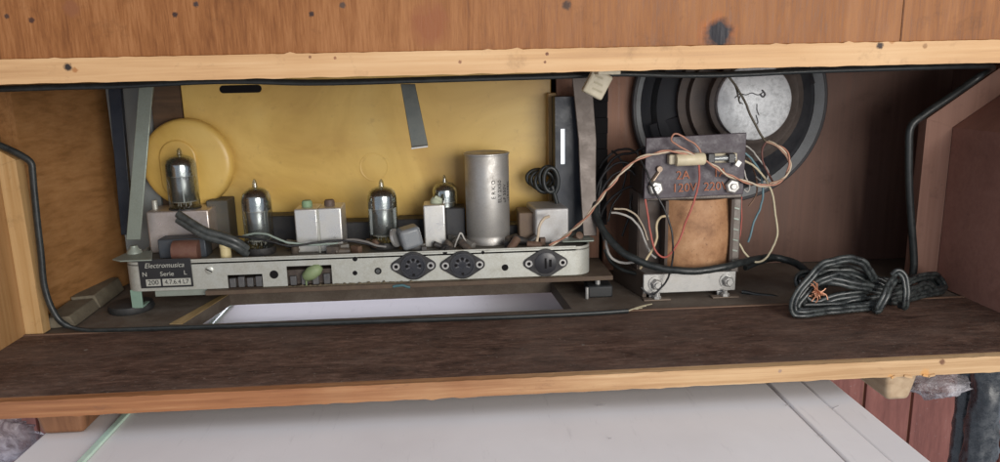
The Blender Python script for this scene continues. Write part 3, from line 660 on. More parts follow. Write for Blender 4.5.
# black upright box with a bright slit
bx = thing('black_switch_box', 'tall blue black plastic box with a narrow bright slit behind the right strut', 'plastic box', at(582, 215, .21))
y = .204; a = at(555, 97, y); b = at(609, 215, y); s0, s1 = at(560.8, 129, y), at(565.4, 164.5, y)
m = MB(); m.box(a.x, s0.x, y, y+.022, .0422, a.z); m.box(s1.x, at(588, 97, y).x, y, y+.022, .0422, a.z); m.box(s0.x, s1.x, y, y+.022, s0.z, a.z); m.box(s0.x, s1.x, y, y+.022, .0422, s1.z); m.build('box_body', navy, bx)
m = MB(); 
for k in range(9):
    zz = a.z+.008-.0132*k; m.box(at(589, 97, y).x, at(609, 97, y).x, y+.003+.002*(k % 2), y+.022, zz-.0131, zz)
m.build('ridged_side', dark_hole, bx, bevel=.0003)
sl = NT('daylight_slit'); sl.b.inputs['Emission Color'].default_value = (.9, .95, 1, 1); sl.b.inputs['Emission Strength'].default_value = .95
m = MB(); m.box(s0.x+.0001, s1.x-.0001, y+.003, y+.006, s1.z+.0001, s0.z-.0001); m.build('bright_slit', sl.done((.8, .8, .8), .5), bx)  # glowing strip stands in for daylight showing through the slit
m = MB(); m.box(at(547.5, 100, .228).x, at(556, 100, .228).x, .226, .2355, .03, at(550, 93, .228).z)
m.build('wooden_upright', wood('tan_upright', (.28, .17, .075), (.38, .25, .11), (.46, .32, .16), 'z', 260, .6), cab, bevel=.0006)
m = MB(); m.box(at(556.5, 100, .236).x, at(600, 100, .236).x, .236, .2415, .0, H); m.build('back_panel', baffle_wood, cab)
# left: dark gap strip, bluish plate, brown wood behind the drum
m = MB(); t0, t1, u0, u1 = at(107.5, 84, .215), at(120, 84, .215), at(121, 235, .20), at(133, 235, .20)
m.hexa([u0, u1, u1+Vector((0, .005, 0)), u0+Vector((0, .005, 0)), t0, t1, t1+Vector((0, .005, 0)), t0+Vector((0, .005, 0))])
o = tag(m.build('dark_upright', navy, None, bevel=.0005), 'blue black upright bar leaning beside the left strut', 'upright bar')
m = MB(); m.box(at(108, 100, .238).x, at(150, 100, .238).x, .236, .2395, .0, H); m.build('back_panel', dusty('blue_grey_panel', (.22, .25, .26), (.28, .29, .28), .5, 40, .5), cab)
m = MB(); m.box(at(150.5, 100, .2385).x, at(181, 100, .2385).x, .2395, .243, .0, H); m.build('back_panel', wood('brown_back', (.06, .035, .02), (.10, .06, .035), (.16, .09, .05), 'x', 160, .6), cab)

# ================================================================== clip under the top rail
cl = thing('cable_clip', 'cream plastic clip hanging under the top rail', 'cable clip', at(596, 97, .06))
m = MB(); q = at(597, 84, .075); m.rbox((q.x, .075, q.z), (.0072, .004, .0085), roll=math.radians(28)); m.build('clip_body', cream, cl, bevel=.0015, seg=3)
m = MB()
for k in range(3): m.rbox((q.x-.0005+.0006*k, .0709, q.z-.004+.0042*k), (.0035-.0004*k, .0002, .0006), roll=math.radians(25))
m.build('clip_lettering', plain('embossed_cream', (.48, .43, .3), .6), cl)
m = MB(); q = at(609, 71.5, .028); m.box(q.x-.0068, q.x+.0068, .0265, .04, H-.0022, H+.0004); m.build('clip_tab', cream, cl, bevel=.0006)

# ================================================================== loudspeaker and baffle
YB = .236
m = MB(); m.box(at(604, 100, YB).x, at(617, 100, YB).x, YB-.003, .2412, 0, H); m.build('baffle', baffle_wood, cab)
m = MB(); m.box(at(617.4, 100, YB).x, .1885, YB, .2412, 0, H); m.build('baffle', baffle_wood, cab)
m = MB(); m.box(.1887, .4515, YB, .2412, 0, H); m.build('baffle', wood('dark_baffle', (.115, .062, .046), (.145, .079, .059), (.18, .10, .076), 'z', 250, .6), cab)  # right part of the baffle, darker brown than the left part
sp = thing('loudspeaker', 'round loudspeaker with pale magnet cap mounted behind the transformer', 'loudspeaker', at(735, 190, .22))
c = at(731, 104, .226); RS = at(828, 104, .226).x-c.x
m = MB(); m.lathe([(RS, -.008), (RS, -.001), (RS-.001, 0), (RS-.003, .0002), (RS-.0032, 0)], (c.x, .226, c.z), (0, -1, 0), 72, caps=False); m.build('rim_gasket', dusty('dark_gasket', (.03, .03, .036), (.07, .065, .065), .5, 60, .5), sp, smooth=35)
m = MB(); m.lathe([(RS-.0033, .0001), (RS-.009, -.0068)], (c.x, .226, c.z), (0, -1, 0), 72, caps=False); m.build('pressed_rim', dusty('zinc_rim', (.42, .44, .46), (.20, .19, .18), .5, 60, .4, .25), sp, smooth=35)
m = MB(); m.lathe([(RS-.0092, -.007), (RS-.013, -.004), (RS-.017, -.003), (RS*.78, .008), (RS*.62, .013), (RS*.5, .0155), (.002, .016)], (c.x, .226, c.z), (0, -1, 0), 72); m.build('basket', dusty('dark_basket', (.016, .017, .022), (.035, .035, .04), .5, 50, .5, .2), sp, smooth=30)
arm_m = dusty('basket_arm', (.022, .022, .027), (.04, .04, .042), .5, 60, .5, .2)
for k in range(4):
    m = MB(); a = math.radians(20+90*k); d = Vector((math.cos(a), 0, math.sin(a)))
    p0_ = Vector((c.x, .226, c.z))+d*(RS-.013)+Vector((0, -.001, 0)); p1_ = Vector((c.x, .226, c.z))+d*RS*.48+Vector((0, -.019, 0))
    s_ = Vector((-math.sin(a), 0, math.cos(a)))*.010
    m.hexa([p0_-s_, p0_+s_, p0_+s_*1+Vector((0, -.002, 0)), p0_-s_+Vector((0, -.002, 0)), p1_-s_, p1_+s_, p1_+s_+Vector((0, -.002, 0)), p1_-s_+Vector((0, -.002, 0))])
    m.build('basket_arm', arm_m, sp, bevel=.0008)
mc = at(755, 102, .176); mr = at(792.5, 102, .176).x-mc.x
m = MB(); m.lathe([(mr*1.75, -.036), (mr*1.75, -.030), (mr*1.55, -.028), (mr*1.5, -.022), (mr*1.2, -.020), (mr*1.12, -.018), (mr*1.12, -.008), (mr, -.0062)], (mc.x, .176, mc.z), (0, -1, 0), 56); m.build('magnet_plate', dusty('brown_magnet_plate', (.085, .070, .063), (.15, .115, .10), .6, 40, .4, .4), sp, smooth=30)
s_ = NT('speckled_cap'); v = s_.mapping((1, 1, 1)); n1 = s_.noise(v, 180, 8, .8); n2 = s_.noise(v, 45, 5, .7)
col = s_.ramp(n1, [(.34, (.36, .37, .38)), (.5, (.60, .62, .64)), (.64, (.76, .78, .80))]); col = s_.mix(s_.ramp(n2, [(.5, (0, 0, 0)), (.75, (.55, .55, .55))]), col, (.25, .25, .26))
m = MB(); m.lathe([(mr*.99, -.0058), (mr, -.004), (mr*.985, -.001), (mr*.94, 0), (.0005, .0004)], (mc.x, .176, mc.z), (0, -1, 0), 56); mg = m.build('magnet_cap', s_.done(col, .5, .2), sp, smooth=40)
m = MB()
def scrib(pts, r=.00042): m.tube(spline([at(x, y, .1754) for x, y in pts], 5), r, 6)
scrib([(735, 98), (740, 94), (746, 95), (752, 93), (758, 95), (764, 92)]); scrib([(741, 94), (739, 101), (743, 104)]); scrib([(757, 104), (757, 110), (759, 115)])
scrib([(762, 90), (765, 94), (763, 97), (760, 94)], .0007); scrib([(756, 115), (758, 122), (756, 125)], .0004)
m.build('cap_marks', plain('dark_marks', (.13, .13, .14), .7), mg, smooth=60)

# ================================================================== mains transformer
tr = thing('mains_transformer', 'mains transformer with orange brown coil and purple terminal board', 'transformer', (at(690, 290, .16).x, .17, 0))
YT = .150
xl, xr = at(642, 240, YT).x, at(741, 240, YT).x; zb, ztop = at(690, 274, YT).z, at(690, 194, YT).z
cl_, cr_ = at(668, 235, YT).x, at(728, 235, YT).x
m = MB()  # laminated frame round the coil window: left limb, right limb, upper and lower yoke
m.box(xl, cl_+.001, YT+.012, YT+.045, zb, ztop); m.box(cr_+.003, xr, YT+.003, YT+.045, zb, ztop); m.box(xl, xr, YT+.004, YT+.045, ztop+.0002, ztop+.022)
m.build('core', core_m, tr, bevel=.0008)
m = MB()
for k in range(11):
    yy = YT+.0125+.003*k; m.box(xl-.0004, xl-.0001, yy, yy+.0012, zb, ztop)
m.build('lamination_edges', dusty('lamination_edge', (.13, .10, .085), (.2, .15, .12), .5, 120, .5, .3), tr)
m = MB(); m.box(xl+.002, xr-.001, YT-.001, YT+.004, ztop-.0045, ztop-.0002); m.box(xr-.008, xr-.001, YT-.001, YT+.0028, zb, ztop-.0047); m.build('clamp_frame', dusty('clamp_grey', (.17, .15, .135), (.11, .085, .07), .7, 90, .45, .4), tr, bevel=.0012)
# coil: bulging paper-wrapped block
m = MB(); vs = []; fs = []; nz_, nx_ = 14, 12; z0_, z1_ = at(690, 270, YT).z, ztop-.0048
for i in range(nz_+1):
    t = i/nz_; bul = .0045*math.sin(math.pi*(t*.9+.1))
    for j in range(nx_+1):
        u = j/nx_; w = (u-.5)*2
        x = (cl_+cr_)/2+(cr_-cl_)/2*w*(1+.02*math.sin(math.pi*t))
        y_ = YT+.004-.0085*(1-abs(w)**2.6)-bul
        vs.append((x, y_, z0_+(z1_-z0_)*t))
n0 = len(vs)
for i in range(nz_+1):
    t = i/nz_
    for xx in (cl_, cr_): vs.append((xx, YT+.05, z0_+(z1_-z0_)*t))
for i in range(nz_):
    for j in range(nx_): a = i*(nx_+1)+j; fs.append((a, a+1, a+nx_+2, a+nx_+1))
    a = i*(nx_+1); b = n0+i*2; fs.append((b, a, a+nx_+1, b+2)); a += nx_; fs.append((a, b+1, b+3, a+nx_+1))
fs.append(tuple(range(nx_+1))+(n0+1, n0)); fs.append(tuple(nz_*(nx_+1)+j for j in range(nx_, -1, -1))+(n0+nz_*2, n0+nz_*2+1))
m.add(vs, fs); m.build('coil', coil_m, tr, smooth=50)
bob_m = dusty('bobbin_brown', (.06, .042, .034), (.13, .1, .08), .5, 120, .6)
m = MB(); m.box(cr_+.0004, cr_+.0028, YT-.004, YT+.046, z0_, z1_); m.build('bobbin_cheek', bob_m, tr); m = MB(); m.box(cl_-.0028, cl_-.0004, YT-.0015, YT+.011, z0_, z1_); m.build('bobbin_cheek', bob_m, tr)
for k in range(6):
    zz = z0_+(z1_-z0_)*(.12+.15*k); m = MB(); m.rbox((cr_+.0052, YT-.002, zz), (.0022, .0005, .0006), roll=.25); m.build('solder_pin', steel_green, tr)
# terminal board
bt, bb = at(695, 134.5, YT).z, at(690, 196.5, YT).z; bl_, br_ = at(642.5, 165, YT).x, at(743, 165, YT).x
YF = YT-.006
m = MB(); m.hexa([(bl_, YF, bb), (br_-.001, YF, bb+.0015), (br_-.001, YF+.0025, bb+.0015), (bl_, YF+.0025, bb), (bl_+.002, YF+.004, bt-.0015), (br_+.001, YF+.004, bt+.0005), (br_+.001, YF+.0065, bt+.0005), (bl_+.002, YF+.0065, bt-.0015)])
tb = m.build('terminal_board', purple_bd, tr, bevel=.0005)
def onb(px, py, off=0):     # a point just in front of the leaning board
    p = at(px, py, YF); t = (p.z-bb)/(bt-bb); return at(px, py, YF+.004*t-.0004-off)
def bplace(px, py):
    c = onb(px, py, .0003); return lambda x, y, z: (c.x+x, c.y-z+y*.05, c.z+y+x*.02)
m = MB(); text_mb(m, '2A', .0094, bplace(683, 175.5)); text_mb(m, '1A', .0094, bplace(720, 173)); text_mb(m, '120V', .0094, bplace(684.5, 188)); text_mb(m, '220V', .0094, bplace(716, 186.5)); m.build('board_lettering', orange_ink, tb)
for px, py, rr in ((655, 188, .0062), (731.5, 186, .0062)):
    c = onb(px, py); m = MB(); m.lathe([(rr, 0), (rr, .003), (rr*.8, .0044)], c, (0, -1, .05), 6); m.lathe([(.0026, .004), (.0024, .0058)], c, (0, -1, .05), 12); m.build('board_bolt', zinc, tb, bevel=.0004)
m = MB(); a, b = onb(650, 184, .001), onb(660, 170, .001); m.tube([a, b], .0016, 8, flat=.5); c = onb(659.5, 169, .0012); m.lathe([(.0026, 0), (.0022, .0015)], c, (0, -1, 0), 12); m.build('brass_lug', brass, tb)
# fuse carriers
a, b = onb(667, 164), onb(701, 153); m = MB(); m.box(a.x, b.x, YF-.004, YF+.0035, a.z, b.z)
m.build('fuse_holder', cream, tb, bevel=.0012)
m = MB(); a, b = onb(673, 159), onb(700, 158.5); m.lathe([(.0044, 0), (.0048, .001), (.0048, (b.x-a.x)), (.004, (b.x-a.x)+.001)], (a.x, YF-.0055, a.z), (1, 0, .02), 20); m.build('fuse_cap', plain('ivory_cap', (.68, .60, .42), .45), tb, smooth=40)
a, b = onb(703, 163), onb(736, 152.5); m = MB(); m.box(a.x, b.x, YF-.001, YF+.0035, a.z, b.z); fh = m.build('fuse_holder', cream, tb, bevel=.001)
m = MB(); a, b = onb(707, 158), onb(732, 157); m.lathe([(.0019, 0), (.0019, (b-a).length)], (a.x, YF-.0045, a.z), (1, 0, .03), 16); m.build('glass_fuse', plain('fuse_glass', (.30, .32, .33), .12, .2), fh, smooth=40)
for px, c_ in ((707.5, black_bk), (727.5, black_bk)):
    p = onb(px, 157); m = MB(); m.box(p.x-.0026, p.x+.0026, YF-.0075, YF-.0012, p.z-.0036, p.z+.0036); m.build('fuse_clip', c_, fh, bevel=.0005)
m = MB(); p = onb(735, 162.5); m.rbox((p.x, YF-.0045, p.z), (.0018, .001, .0022), roll=.6); m.build('clip_tail', zinc, fh)
# lower bracket with bolts and two floor tabs
x0_, x1_ = at(643, 285, YT-.003).x, at(735, 285, YT-.003).x; zt_, zz_ = at(690, 272.5, YT-.003).z, .0035
m = MB(); m.box(x0_, x1_, YT-.004, YT-.0022, zz_, zt_); m.box(x0_, x1_, YT-.0020, YT+.045, zt_-.002, zt_-.0002)
for xa in (x0_-.001, x1_-.021):
    m.box(xa+.006, xa+.015, YT-.004, YT-.0023, -.0006, zz_-.0001)
br = m.build('lower_bracket', zinc, tr, bevel=.0006)
for xa in (x0_-.001, x1_-.021):
    m = MB(); m.box(xa, xa+.022, YT-.011, YT-.0042, -.0007, .0006); m.build('foot_tab', dusty('rusty_tab', (.17, .13, .10), (.26, .2, .16), .6, 150, .5, .4), br, bevel=.0004)
m = MB(); m.hexa([(x0_-.012, YT+.052, 0), (x0_, YT-.002, 0), (x0_+.003, YT-.002, 0), (x0_-.009, YT+.052, 0), (x0_-.012, YT+.052, zt_), (x0_, YT-.002, zt_), (x0_+.003, YT-.002, zt_), (x0_-.009, YT+.052, zt_)]); m.build('bracket_side', dusty('rusty_side', (.10, .075, .06), (.17, .13, .1), .5, 80, .5, .3), tr)
for px, py in ((656, 283.5), (727, 280.5)):
    p = at(px, py, YT-.004); m = MB(); m.lathe([(.0062, 0), (.0062, .001)], p, (0, -1, 0), 24); m.lathe([(.0045, .001), (.0045, .004), (.0035, .005)], p, (0, -1, 0), 6); m.lathe([(.0024, .005), (.0022, .007)], p, (0, -1, 0), 12); m.build('bracket_bolt', zinc, br, smooth=30)
for xa in (x0_+.010, x1_-.010):
    m = MB(); m.lathe([(.0035, 0), (.0033, .002)], (xa, YT-.0085, .0008), seg=6); m.lathe([(.0018, .002), (.0018, .0045)], (xa, YT-.0085, .0008), seg=10); m.build('foot_screw', zinc, br)

# ================================================================== wires
def wire(name, pts, r, mat, label, cat='wire', seg=8, sub=8, twist=0):
    path = spline([at(*p) for p in pts], sub); m = MB(); sd = len(bpy.data.objects)
    path = [p+.0009*mnoise.noise_vector(p*70+Vector((sd, 0, 0)))+.0003*mnoise.noise_vector(p*260+Vector((0, sd, 0))) for p in path]
    if twist:
        fr = frames(path); d = 0; A = []; B = []
        for i, p in enumerate(path):
            if i: d += (p-path[i-1]).length
            t, n, b = fr[i]; o = (n*math.cos(d*twist)+b*math.sin(d*twist))*r
            A.append(p+o); B.append(p-o)
        m.tube(A, r, seg); m.tube(B, r, seg, mi=1)
    else: m.tube(path, r, seg)
    return tag(m.build(name, mat, None, smooth=60), label, cat)
copper = plain('copper_pink', (.46, .22, .15), .45); cream_w = plain('cream_wire', (.58, .48, .36), .5); red_w = plain('faded_red', (.42, .10, .075), .5)
white_w = plain('grey_white_wire', (.50, .48, .45), .5); blue_w = plain('dull_blue', (.13, .23, .27), .5); dark_w = plain('dark_wire', (.02, .02, .022), .4); green_w = plain('grey_green_wire', (.26, .32, .28), .5); olive = plain('olive_wire', (.09, .075, .05), .5)
wire('twisted_wire', [(550, 246, .163), (562, 239, .162), (578, 226, .152), (592, 210, .145), (606, 191, .14), (622, 172, .138), (638, 159, .137), (655, 153.5, .137), (676, 152, .137), (697, 156, .136), (712, 165, .136), (728, 175, .137), (745, 182, .14), (762, 185, .142), (777, 183, .143), (787, 174, .144), (790, 163, .145), (786, 152, .148), (776, 145, .152), (768, 142, .155)],   .00075, [copper, cream_w], 'copper and cream twisted wire pair running from chassis over the terminal board', twist=210, sub=12)
wire('lead_wire', [(703, 158, .138), (697, 146, .14), (685, 138, .142), (677, 134, .142), (672.5, 135, .142), (671, 141, .14), (680, 147, .138), (695, 155, .137)], .0007, copper, 'thin copper wire arching above the top of the terminal board')
wire('lead_wire', [(698, 158, .137), (700, 172, .137), (697, 192, .137), (690, 212, .134), (683, 230, .134), (676, 246, .134), (669, 256, .136), (661, 257, .138), (654, 248, .14), (650, 232, .142), (647, 210, .144), (645, 198, .146)], .0008, red_w, 'faded red wire looping down in front of the coil')
wire('lead_wire', [(728, 76, .15), (736, 86, .15), (744, 100, .15), (751, 116, .15), (758, 130, .15), (766, 141, .152)], .0009, olive, 'dark olive wire crossing the pale magnet cap')
wire('lead_wire', [(730, 78, .152), (736, 88, .152), (738, 100, .154), (740, 103, .165)], .0006, olive, 'short thin dark wire hanging at the left of the magnet cap')
wire('lead_wire', [(766, 142, .152), (762, 150, .154), (763, 162, .156), (769, 174, .156), (774, 182, .15)], .0008, plain('dark_red_wire', (.16, .07, .06), .5), 'dark red wire curling below the magnet cap')
wire('lead_wire', [(766, 142, .152), (777, 147, .15), (787, 156, .147), (789, 168, .145), (784, 178, .143), (770, 184, .142)], .0008, plain('tan_wire', (.36, .22, .15), .5), 'tan wire making the right hand loop beside the terminal board')
wire('lead_wire', [(740, 158, .16), (754, 166, .16), (765, 178, .158), (772, 195, .156), (776, 215, .154), (777, 234, .153), (772, 250, .152), (764, 260, .151), (755, 262, .151), (746, 254, .152), (739, 243, .154)], .0009, plain('pale_cream_wire', (.55, .48, .33), .5), 'cream wire hanging in a long loop right of the transformer')
wire('lead_wire', [(741, 151, .162), (752, 160, .162), (760, 173, .162), (763, 190, .162), (760, 208, .162), (753, 225, .162), (748, 242, .162)], .0009, blue_w, 'dull blue wire right of the transformer')
wire('lead_wire', [(742, 165, .16), (746, 178, .16), (750, 186, .16), (748, 192, .16), (744, 190, .16)], .0007, white_w, 'short grey white wire end right of the terminal board')
wire('lead_wire', [(742, 196, .152), (741, 215, .152), (740, 235, .152), (738, 246, .154)], .0006, red_w, 'short red wire along the right side of the transformer')
wire('lead_wire', [(612, 213, .165), (622, 214, .16), (632, 219, .156), (640, 228, .152), (645, 240, .15), (650, 252, .15), (656, 258, .152)], .0009, white_w, 'white wire arching out at the left of the transformer')
wire('lead_wire', [(668, 216, .15), (660, 217, .146), (656, 226, .144), (657, 238, .143), (652, 250, .143), (645, 262, .144), (640, 268, .147)], .0010, plain('yellowed_wire', (.56, .46, .30), .5), 'yellowed wire looping between the coil and the left limb')
wire('lead_wire', [(608, 232, .17), (606, 246, .17), (612, 258, .168), (624, 263, .164), (636, 262, .16)], .0011, white_w, 'greyish wire curving low beside the chassis end')
wire('lead_wire', [(637, 152, .155), (644, 166, .146), (652, 184, .14), (662, 206, .136), (670, 226, .135), (673, 244, .134), (672, 262, .136), (667, 280, .138), (657, 292, .139), (648, 294, .141), (641, 288, .143)], .0008, dark_w, 'thin black wire running diagonally across the left of the coil')
wire('thick_cable', [(594, 196, .19), (596, 214, .18), (604, 232, .168), (618, 248, .156), (636, 260, .146), (656, 267, .139), (682, 271, .134), (706, 270.5, .133), (728, 266, .135), (744, 262, .146), (758, 259, .158), (776, 258, .168), (796, 264, .158), (812, 276, .138), (824, 286, .118)], .0030, cable_m, 'thick black cable sagging across the foot of the coil', 'cable', 12)
for k, (pts, r) in enumerate([([(597, 226, .19), (595, 205, .19), (599, 183, .188), (611, 167, .185), (626, 163, .182), (640, 170, .18)], .0011), ([(601, 232, .185), (599, 208, .185), (603, 188, .183), (614, 174, .18), (630, 170, .178), (641, 182, .176)], .0010), ([(598, 200, .2), (602, 176, .2), (614, 158, .2), (632, 152, .195), (645, 147, .19)], .0012)]):
    wire('lead_wire', pts, r, dark_w, ['black wire, lowest arch of three left of the transformer'.replace('lowest', 'middle'), 'black wire, smallest arch of three left of the transformer', 'black wire, tallest arch of three left of the transformer'][k])
wire('lead_wire', [(622, 236, .19), (628, 220, .188), (631, 205, .188), (636, 190, .185), (630, 205, .18), (640, 232, .175), (638, 250, .17)], .0010, dark_w, 'black wire hanging slack in the gap left of the coil')
for k, (pts, r, mt, lb) in enumerate([
    ([(604, 240, .2), (600, 222, .2), (606, 205, .198), (618, 192, .195), (632, 186, .19), (644, 190, .185)], .0011, dark_w, 'black wire curving behind the white wire arch'),
    ([(612, 150, .205), (620, 158, .2), (626, 172, .198), (622, 190, .198), (612, 206, .198), (608, 222, .198)], .0009, dark_w, 'black wire hanging down beside the wooden panel'),
    ([(600, 168, .208), (606, 158, .206), (616, 151, .205), (628, 149, .2), (637, 153, .198)], .0010, dark_w, 'short black wire arching beside the loudspeaker rim'),
    ([(614, 209, .17), (625, 210, .166), (636, 216, .162), (644, 228, .16), (648, 240, .158)], .0008, cream_w, 'cream wire beside the white arching wire'),
    ([(605, 250, .185), (612, 262, .18), (622, 270, .17), (636, 274, .16)], .0016, cable_m, 'short black cable dipping to the floor left of the transformer'),
    ([(743, 150, .17), (752, 166, .168), (757, 182, .168), (756, 196, .168), (749, 206, .168)], .0007, plain('brown_wire', (.2, .11, .07), .5), 'thin brown wire curling right of the terminal board'),
    ([(740, 143, .168), (750, 149, .168), (760, 160, .168), (768, 172, .168), (764, 182, .168), (756, 176, .168)], .0007, white_w, 'thin pale wire curling right of the terminal board')]):
    wire('lead_wire', pts, r, mt, lb)
# black tangle behind the right strut
m = MB()
for k in range(5):
    cx_, cy_ = 545+3*k-6, 176+2*(k % 3); m.tube(spline([at(cx_+12*math.cos(t)*(1-.1*k), cy_+(9+k)*math.sin(t)+.6*t, .215-.004*k) for t in np.linspace(.3*k, .3*k+6, 14)], 5), .0018, 8)
m.tube(spline([at(552, 186, .2), at(556, 200, .2), at(560, 220, .2), at(562, 246, .2)], 6), .0018, 8)
tag(m.build('coiled_lead', cable_m, None, smooth=60), 'small black coil of wire beside the bright slit box', 'wire')
# wires on the chassis
wire('lead_wire', [(243, 236, .17), (255, 233, .167), (270, 236, .165), (285, 242, .165), (300, 244, .166), (318, 244, .168), (338, 243, .17)], .0009, green_w, 'pale green wire running along the deck in front of the double can')
wire('lead_wire', [(236, 236, .168), (262, 240, .165), (290, 245.5, .164), (320, 242, .168), (350, 241, .17), (372, 245, .17), (384, 247, .168)], .0009, dark_w, 'black wire running along the deck in front of the double can')
wire('lead_wire', [(335, 241, .172), (352, 239, .17), (366, 241, .168), (377, 246, .166), (386, 247, .166)], .0010, plain('mid_grey_wire', (.2, .19, .18), .5), 'grey wire curling at the foot of the third tube')
wire('lead_wire', [(536, 249, .165), (537, 238, .163), (539, 227, .163), (544, 219, .165), (549, 217, .17)], .0012, cream_w, 'short cream wire bent upwards in front of the square grey can')
wire('lead_wire', [(455, 247, .17), (458, 238, .168), (461, 233, .168), (466, 243, .17), (470, 250, .17)], .0007, white_w, 'thin pale wire kinked at the foot of the tall capacitor')
# cut flat twin cable lying over the left of the chassis
m = MB(); base = [(178, 217, .168), (192, 226, .164), (206, 234, .162), (222, 238.5, .162), (236, 244, .163), (247, 252, .168)]
for dx, dy in ((0, -3), (0, 2.5)): m.tube(spline([at(x+dx, y+dy, Y) for x, y, Y in base], 8), .0032, 10)
tag(m.build('cut_twin_cable', dusty('grey_black_sheath', (.035, .04, .04), (.13, .14, .135), .5, 160, .4), None, smooth=60), 'cut end of black twin cable lying across the left of the chassis', 'cable')
# blue-green offcut under the apron
wire('wire_offcut', [(393, 287, .149), (402, 285.5, .149), (410, 287, .149)], .0011, plain('teal_wire', (.06, .14, .16), .5), 'blue green wire offcut lying on the carrier board edge')

# ================================================================== coiled mains cord
cordp = thing('power_cord', 'black two core mains cord tied in a coil on the floor at the right', 'power cord', atz(865, 322, 0))
m = MB(); random.seed(11)
def cord(pts, r=None, sub=8):
    r = r or random.choice((.0015, .0017, .0019)); path = spline([at(*p) for p in pts], sub); sd = len(m.v)*.37
    path = [p+.0034*mnoise.noise_vector(p*26+Vector((sd, 0, 0)))+.0010*mnoise.noise_vector(p*110+Vector((0, sd, 0))) for p in path]
    path = [Vector((p.x, p.y, max(p.z, .0045))) for p in path]; fr = frames(path); A = []; B = []
    for p, (t, n, b) in zip(path, fr):
        v = (t.cross(Vector((0, 1, 0)))); v = v.normalized() if v.length > 1e-4 else n
        A.append(p+v*r*.9); B.append(p-v*r*.9)
    m.tube(A, r, 8); m.tube(B, r, 8)
cord([(878, 300, .092), (845, 312, .088), (815, 321, .082), (798, 315, .082), (795, 300, .084), (802, 284, .086), (818, 268, .088), (840, 259, .09), (858, 259, .092), (870, 268, .094), (876, 278, .096)])
cord([(884, 296, .10), (855, 303, .095), (825, 313, .094), (805, 310, .094), (800, 297, .095), (806, 283, .097), (822, 274, .1), (845, 272, .102), (866, 279, .102), (884, 286, .1)])
cord([(898, 290, .104), (868, 292, .1), (838, 302, .1), (812, 303, .102), (802, 291, .104), (798, 280, .108), (806, 273, .112), (830, 278, .112), (858, 284, .108), (888, 290, .104)])
cord([(880, 304, .09), (850, 316, .086), (822, 322, .084), (803, 318, .086), (798, 306, .088), (806, 292, .09), (820, 281, .094), (840, 277, .096), (862, 286, .098), (884, 293, .1)])
cord([(892, 284, .108), (870, 277, .108), (848, 268, .108), (828, 268, .106), (812, 278, .104), (806, 292, .1), (816, 303, .098), (842, 298, .096), (868, 294, .096)])
cord([(890, 304, .11), (910, 309, .112), (930, 304, .118), (941, 294, .126), (936, 282, .132), (915, 280, .124), (892, 286, .112)])
cord([(896, 301, .104), (872, 303, .1), (846, 309, .1), (822, 316, .1), (808, 316, .1)])
cord([(890, 280, .114), (866, 281, .114), (838, 283, .113), (818, 281, .113)])
cord([(874, 288, .092), (852, 285, .09), (834, 282, .092), (822, 281, .096)])
cord([(888, 292, .1), (905, 284, .108), (925, 276, .118), (938, 276, .128), (946, 288, .128), (938, 302, .12), (918, 306, .11), (895, 303, .103)])
cord([(888, 296, .1), (908, 292, .106), (926, 286, .114), (936, 290, .12), (928, 299, .116), (905, 302, .106), (888, 300, .1)])
m.build('cord_loops', cord_m, cordp, smooth=60)
m = MB()
cord([(872, 318, .086), (878, 306, .082), (886, 291, .084), (894, 279, .09), (900, 275, .1), (903, 283, .108)])
cord([(892, 276, .092), (899, 272, .09), (905, 279, .088), (906, 294, .086), (903, 308, .086), (897, 317, .092)])
m.build('binding_turns', cord_m, cordp, smooth=60)
m = MB(); e = at(817, 291, .088)
for k in range(26):
    d = Vector((random.uniform(-1, 1), random.uniform(-1, .2), random.uniform(-1, 1)))*.0075
    m.tube(spline([e+d*.05, e+d*.6+Vector((random.uniform(-.002, .002), 0, random.uniform(-.002, .002))), e+d], 4), .00045, 5)
m.build('frayed_copper', plain('bare_copper', (.72, .36, .22), .35, .5), cordp, smooth=60)
wire('trailing_cable', [(745, 268, .16), (760, 262, .17), (778, 259, .175), (792, 262, .165), (806, 270, .15), (812, 276, .14)], .0022, cable_m, 'black cable trailing along the floor from transformer to coiled cord', 'cable')
wire('trailing_cable', [(742, 292, .15), (754, 294, .146), (772, 296, .142), (786, 300, .135), (798, 301, .12)], .0018, cable_m, 'thin black cable on the floor in front of the transformer foot', 'cable')

# ================================================================== white bench under the cabinet
TZ = -.0262
tb = thing('white_table', 'white painted table top with a raised edge under the cabinet', 'table', (0, .1, TZ-.03))
def paint():
    s = NT('white_paint'); n = s.noise(s.mapping((1, 1, 1)), 7, 5, .6); sc = s.noise(s.mapping((1, .12, 1)), 160, 5, .75)
    col = s.ramp(n, [(.35, (.74, .70, .69)), (.65, (.82, .785, .775))])
    col = s.mix(s.ramp(sc, [(.60, (0, 0, 0)), (.72, (.35, .35, .35))]), col, (.52, .48, .48))
    return s.done(col, .45, 0, .3)
tw = paint()
xg = at(105, 440, .0).x; xL = at(14, 452, -.02).x
p1 = atz(770, 388, TZ); p2 = atz(850, 462, TZ); xd = (p1.x+p2.x)/2; xe = atz(832, 384, TZ).x; xi = xd+(xe-xd)*.55
m = MB(); m.box(xL, xd-.0006, -.42, .36, TZ-.02, TZ); m.build('table_top', tw, tb, bevel=.001)
m = MB(); m.box(xd+.0004, xi, -.42, .36, TZ-.02, TZ+.0006); m.hexa([(xi+.0001, -.42, TZ-.02), (xe, -.42, TZ-.02), (xe, .36, TZ-.02), (xi+.0001, .36, TZ-.02), (xi+.0001, -.42, TZ+.0005), (xe, -.42, TZ+.0022), (xe, .36, TZ+.0022), (xi+.0001, .36, TZ+.0005)])
m.build('edge_board', tw, tb, bevel=.0012)
m = MB()
g1, g2 = atz(125, 416, TZ), atz(88, 462, TZ)
gx = (g1.x+g2.x)/2
